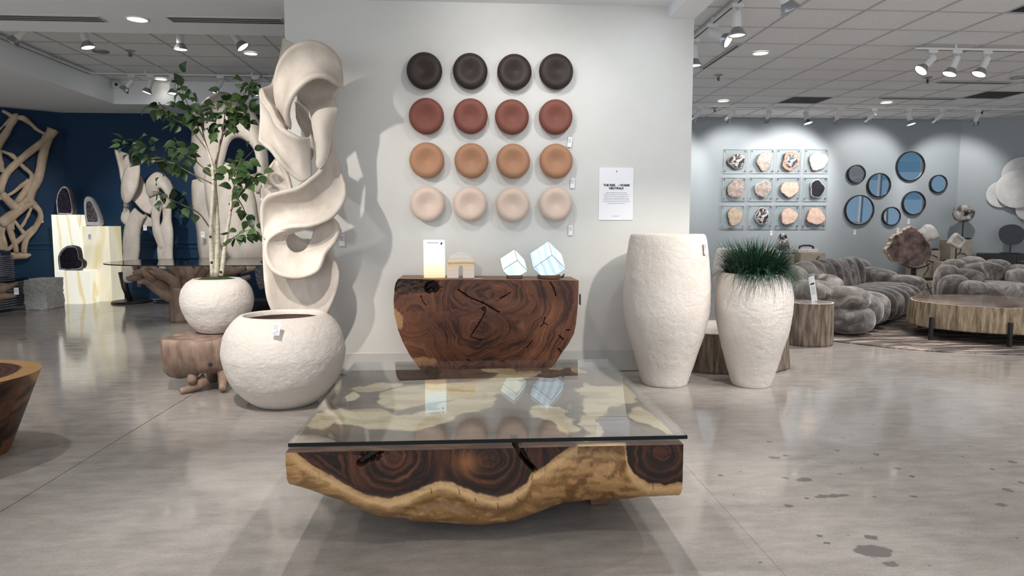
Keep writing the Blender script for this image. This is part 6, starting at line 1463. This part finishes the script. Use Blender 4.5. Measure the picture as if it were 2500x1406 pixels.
# ================================================================ PEDESTALS AND STONES BY THE BACK WALL
MT['sandstone'] = mat('beige_stone', (.34, .285, .225), .8, col2=(.42, .36, .29), vscale=9, bump=.15, bscale=60)
MT['crackfill'] = mat('dark_inlay', (.05, .045, .045), .5)
def stone_ped(pxl, pxr, ytop, Yf, label, depth=.34, cracks=(), zb=0.0, seed=0):
    a, b = PY(pxl, ytop, Yf), PY(pxr, ytop, Yf); cx = (a.x + b.x) / 2; w = b.x - a.x; h = (a.z + b.z) / 2
    t = thing('stone_pedestal', label, 'pedestal', (cx, Yf + depth / 2, zb), 0, 'beige pedestals with dark crack inlay')
    MB().box((0, 0, (h - zb) / 2), (w, depth, h - zb)).build('block', MT['sandstone'], t, world=False, bevel=.006)
    for pts in cracks:
        q = [PY(x, y, Yf) for x, y in pts]; P = catmull([(p.x - cx, -depth / 2 - .001, p.z - zb) for p in q], 14)
        P[:, 0] = np.clip(P[:, 0], -w / 2 + .012, w / 2 - .012); P[:, 2] = np.clip(P[:, 2], .012, h - zb - .012)
        MB().tube(P, [.010 * (.6 + .6 * abs(math.sin(i * .8 + seed))) for i in range(14)], 6).build('crack_inlay', MT['crackfill'], t, world=False, smooth=True)
    return t, cx, h
tA, xA, hA = stone_ped(2232, 2318, 686, 10.95, 'low wide beige pedestal behind the sofa end', .6, [[(2262, 690), (2268, 706), (2275, 720), (2268, 735)], [(2255, 704), (2263, 706), (2280, 700)]])
tB, xB, hB = stone_ped(2245, 2296, 612, 11.62, 'medium beige cracked pedestal behind the large stone slice', .36, [[(2274, 612), (2270, 625), (2262, 640), (2266, 655), (2255, 672)], [(2266, 636), (2280, 640), (2296, 645)], [(2276, 622), (2288, 628)]])
tC, xC, hC = stone_ped(2308, 2362, 640, 11.28, 'medium beige cracked pedestal carrying the white framed stone', .3, [[(2334, 640), (2330, 652), (2326, 660), (2332, 668)], [(2332, 652), (2340, 655), (2342, 664)]])
tD, xD, hD = stone_ped(2322, 2374, 585, 11.68, 'tallest beige cracked pedestal carrying the twisted ring', .3, [[(2340, 590), (2345, 612), (2336, 622)], [(2345, 618), (2358, 622), (2352, 635), (2365, 640)]])
tE, xE, hE = stone_ped(1955, 2016, 617, 11.55, 'beige pedestal behind the grass planter', .36, [[(2000, 625), (1994, 633), (2004, 638)]])
# large petrified slice on a black stand
Yq = 11.12; Pc = PY(2217, 606, Yq)
sl = thing('stone_slice', 'large brown petrified wood slice upright on a black metal stand', 'stone slice', (PY(2232, 682, Yq).x, Yq, hA + .008))
pts = [(2160, 618), (2162, 605), (2172, 590), (2178, 575), (2195, 568), (2204, 560), (2220, 553), (2234, 560), (2246, 568), (2254, 580), (2266, 592), (2270, 606), (2273, 620), (2264, 632), (2252, 642), (2238, 650), (2220, 652), (2203, 647), (2188, 640), (2172, 634)]
O_ = catmull([(PY(x, y, Yq).x - sl.location.x, PY(x, y, Yq).z - sl.location.z) for x, y in pts + [pts[0]]], 90)[:-1]
cxo, czo = O_.mean(0); jr = [1 + .025 * math.sin(i * 1.9) + .02 * math.sin(i * .7) + rs.uniform(-.03, .03) for i in range(89)]
O2 = [((p[0] - cxo) * j + cxo, (p[1] - czo) * j + czo) for p, j in zip(O_, jr)]
MT['slice_brown'] = mat('brown_petrified_face', (.028, .019, .016), .3, col2=(.25, .165, .145), vscale=7, lo=.36, hi=.66, detail=10)
MB().prism(O2, -.04, .05).build('slice_rim', MT['rim_tan'], sl, world=False, bevel=.008)
MB().prism([((p[0] - cxo) * .95 + cxo, (p[1] - czo) * .95 + czo) for p in O2], -.044, -.038).build('slice_face', MT['slice_brown'], sl, world=False)
zmn = min(p[1] for p in O2)
MB().box((.05, 0, .02), (.46, .2, .04)).build('stand_base', MT['black'], sl, world=False, bevel=.004)
MB().box((-.02, 0, .1), (.06, .05, .22)).build('stand_post', MT['black'], sl, world=False)
MB().tube([(-.28, -.06, zmn + .07), (-.16, -.07, zmn + .005), (0, -.07, zmn - .012), (.13, -.07, zmn + .02), (.22, -.06, zmn + .07)], .012, 8).build('stand_cradle', MT['black'], sl, world=False, smooth=True)
# white bone-like stone behind it, on the medium pedestal
MT['white_stone'] = mat('white_rough_stone', (.55, .51, .48), .8, col2=(.72, .69, .66), vscale=12, bump=.5, bscale=30, bdist=.02)
def upright_stone(name, label, pts, Yp, zb, m, thick, cat='sculpture', base=(.16, .12), hole=None, m2=None):
    P = [PY(x, y, Yp) for x, y in pts]; cx = sum(p.x for p in P) / len(P)
    t = thing(name, label, cat, (cx, Yp, zb)); O_ = catmull([(p.x - cx, p.z - zb) for p in P] + [(P[0].x - cx, P[0].z - zb)], 49)[:-1]
    c0 = O_.mean(0); n = 48
    if hole:
        rings = [(1, .3), (1, .7), (.92, 1), (hole * 1.15, 1), (hole, .8), (hole, .2), (hole * 1.15, 0), (.92, 0)]
        vs = [((p[0] - c0[0]) * s + c0[0], thick * (y - .5), (p[1] - c0[1]) * s + c0[1]) for s, y in rings for p in O_]; k = len(rings)
        o = MB().add(vs, [(j * n + i, j * n + (i + 1) % n, ((j + 1) % k) * n + (i + 1) % n, ((j + 1) % k) * n + i) for j in range(k) for i in range(n)]).build('stone', m, t, world=False, smooth=True)
    else:
        rings = [(.55, -.02), (.9, .05), (1, .3), (1, .7), (.9, .95), (.55, 1.02)]
        vs = [((p[0] - c0[0]) * s + c0[0], thick * (y - .5), (p[1] - c0[1]) * s + c0[1]) for s, y in rings for p in O_]
        o = MB().add(vs, [(j * n + i, j * n + (i + 1) % n, (j + 1) * n + (i + 1) % n, (j + 1) * n + i) for j in range(5) for i in range(n)] + [tuple(range(n)), tuple(5 * n + i for i in range(n - 1, -1, -1))]).build('stone', m, t, world=False, smooth=True)
    rough_up(o.data, .012, 14)
    zl_ = min(p[1] for p in O_)
    MB().box((0, 0, .015), (base[0] * 2, base[1], .03)).build('stand_base', MT['black'], t, world=False)
    MB().cyl((0, 0, .028), (0, 0, zl_ + .03), .011, 10).build('stand_rod', MT['black'], t, world=False)
    return t, o
upright_stone('stone_sculpture', 'white weathered stone behind the upper right of the large slice', [(2240, 566), (2252, 556), (2262, 548), (2274, 550), (2284, 562), (2291, 578), (2282, 586), (2268, 586), (2256, 590), (2248, 582)], 11.8, hB + .002, MT['white_stone'], .14)
t, o = upright_stone('stone_sculpture', 'white square stone with a sunken panel, standing on its corner', [(2313, 593), (2322, 580), (2333, 569), (2345, 577), (2357, 586), (2350, 597), (2339, 608), (2326, 601)], 11.43, hC + .002, MT['white_stone'], .10, hole=.55, base=(.18, .12))
q = [(2320, 592), (2333, 577), (2349, 587), (2337, 601)]; P = [PY(x, y, 11.43) for x, y in q]
MB().prism([(p.x - t.location.x, p.z - t.location.z) for p in P], -.01, .02).build('sunken_panel', MT['rim_white'], t, world=False)
m = mat('knotted_wood', (.06, .05, .045), .5, col2=(.55, .50, .46), vscale=9, lo=.42, hi=.6, bump=.8, bscale=25, bdist=.03)
upright_stone('driftwood_ring', 'knotted grey wood ring on a black rod atop the tallest pedestal', [(2330, 520), (2336, 508), (2348, 500), (2362, 503), (2372, 512), (2375, 522), (2370, 534), (2358, 541), (2344, 542), (2333, 534)], 11.83, hD + .002, m, .14, hole=.32, base=(.12, .1))
# sculpture and handled box on the pedestal behind the grass
_, _, hF = stone_ped(1880, 1940, 622, 11.6, 'beige pedestal hidden behind the grass under the petrified sculpture', .34)
upright_stone('petrified_sculpture', 'black and pink petrified wood sculpture behind the grass tips', [(1897, 612), (1898, 590), (1904, 574), (1913, 570), (1921, 580), (1925, 600), (1925, 612)], 11.77, hF + .002, slice_mat('petrified_upright', 'blot'), .12, base=(.12, .1))
hb = thing('handled_box', 'low white box with a black handle on the beige pedestal behind the grass', 'box', (PY(1968, 615, 11.7).x, 11.72, hE + .002))
MB().box((0, 0, .03), (.36, .2, .06)).build('box_body', MT['white_stone'], hb, world=False, bevel=.006)
MB().tube([(-.13, -.02, .05), (-.12, -.02, .10), (-.06, -.02, .12), (.06, -.02, .12), (.12, -.02, .10), (.13, -.02, .05)], .018, 8).build('handle', MT['black'], hb, world=False, smooth=True)
# black disc on a stand, black wall console
Yk = 11.0; xk = PY(2469, 572, Yk)
def wall_r(px_, py_, off):
    a = np.array((8.98, 12.15, 0)); dd = np.array((12.7 - 8.98, 9.25 - 12.15, 0)); dd /= np.linalg.norm(dd); n3 = np.array((dd[1], -dd[0], 0)); a = a + n3 * off
    d = ray(px_, py_); return Vector(CP + d * (((a - CP) @ n3) / (d @ n3))), math.atan2(dd[1], dd[0])
c_, rzr = wall_r(2470, 640, .2)
wc = thing('wall_console', 'black wall console with drawers and silver finger pulls at the far right', 'cabinet', (c_.x, c_.y, 0), rzr)
z0, z1 = wall_r(2470, 662, .4)[0].z, wall_r(2470, 620, .4)[0].z; xw0 = -.52
MB().bb((xw0, -.2, z0), (.75, .2, z1)).build('body', MT['black'], wc, world=False, bevel=.005)
MB().bb((xw0 + .02, -.212, z0 + .02), (-.02, -.2, z1 - .02)).build('drawer', MT['black'], wc, world=False, bevel=.003); MB().bb((.06, -.212, z0 + .02), (.70, -.2, z1 - .02)).build('drawer', MT['black'], wc, world=False, bevel=.003)
for x in (-.27, .2): MB().tube([(x - .1, -.225, (z0 + z1) / 2 + .03), (x, -.23, (z0 + z1) / 2 + .025), (x + .1, -.225, (z0 + z1) / 2 + .035)], (.012, .018, .01), 8).build('pull', MT['chrome'], wc, world=False, smooth=True)
MB().bb((-.02, -.19, 0), (.06, .0, z1 - .0)).build('pedestal_leg', MT['grille'], wc, world=False)
MB().bb((xw0 + .02, -.02, 0), (xw0 + .06, .02, z0)).build('leg', MT['black'], wc, world=False); MB().bb((.68, -.02, 0), (.72, .02, z0)).build('leg', MT['black'], wc, world=False)
q = [wall_r(x, y, .22)[0] for x, y in ((2438, 570), (2441, 559), (2452, 551), (2466, 548), (2482, 549), (2495, 556), (2503, 567), (2500, 582), (2488, 594), (2470, 597), (2452, 594), (2441, 583))]
ctr_ = sum(q, Vector()) / len(q); bd = thing('black_stone_disc', 'flat black oval stone disc on a thin stand at the far right', 'sculpture', (ctr_.x, ctr_.y, z1 + .001), rzr)
Mi = wmat(bd).inverted(); O_ = catmull([tuple((Mi @ p).xz) for p in q] + [tuple((Mi @ q[0]).xz)], 61)[:-1]
MB().prism([tuple(p) for p in O_], -.02, .02).build('disc', SL['black'], bd, world=False, bevel=.004)
zl_ = min(p[1] for p in O_)
MB().cyl((0, 0, .01), (0, 0, zl_ + .03), .01, 10).build('stand_rod', MT['black'], bd, world=False); MB().box((0, 0, .008), (.3, .12, .016)).build('stand_base', MT['black'], bd, world=False)
# white wall plates
MT['plate'] = mat('white_plate', (.58, .57, .56), .7, col2=(.72, .71, .70), vscale=6, stretch=(1, 1, 1), bump=.2, bscale=20)
for x, y, r, off, lb in ((2496, 425, 40, .03, 'upper'), (2446, 474, 31, .02, 'lower left'), (2487, 461, 45, .10, 'front central'), (2515, 510, 28, .06, 'lower right')):
    P, _ = wall_r(x, y, off); R = r / F_PX * (P.y + .8) * 1.02
    o = MB().lathe([(0, .0), (R * .6, .0), (R, .02), (R, .028), (R * .97, .03), (R * .6, .016), (0, .014)], 56, 'Y').build('wall_plate', MT['plate'], None, smooth=True); o.location = P; o.rotation_euler = (0, 0, rzr)
    tag(o, f'{lb} round white plate of the overlapping wall plate cluster at the far right', 'wall decor', 'white wall plates')
    MB().cyl((0, .0, 0), (0, off, 0), .02, 10).build('standoff', MT['chrome'], o, world=False)
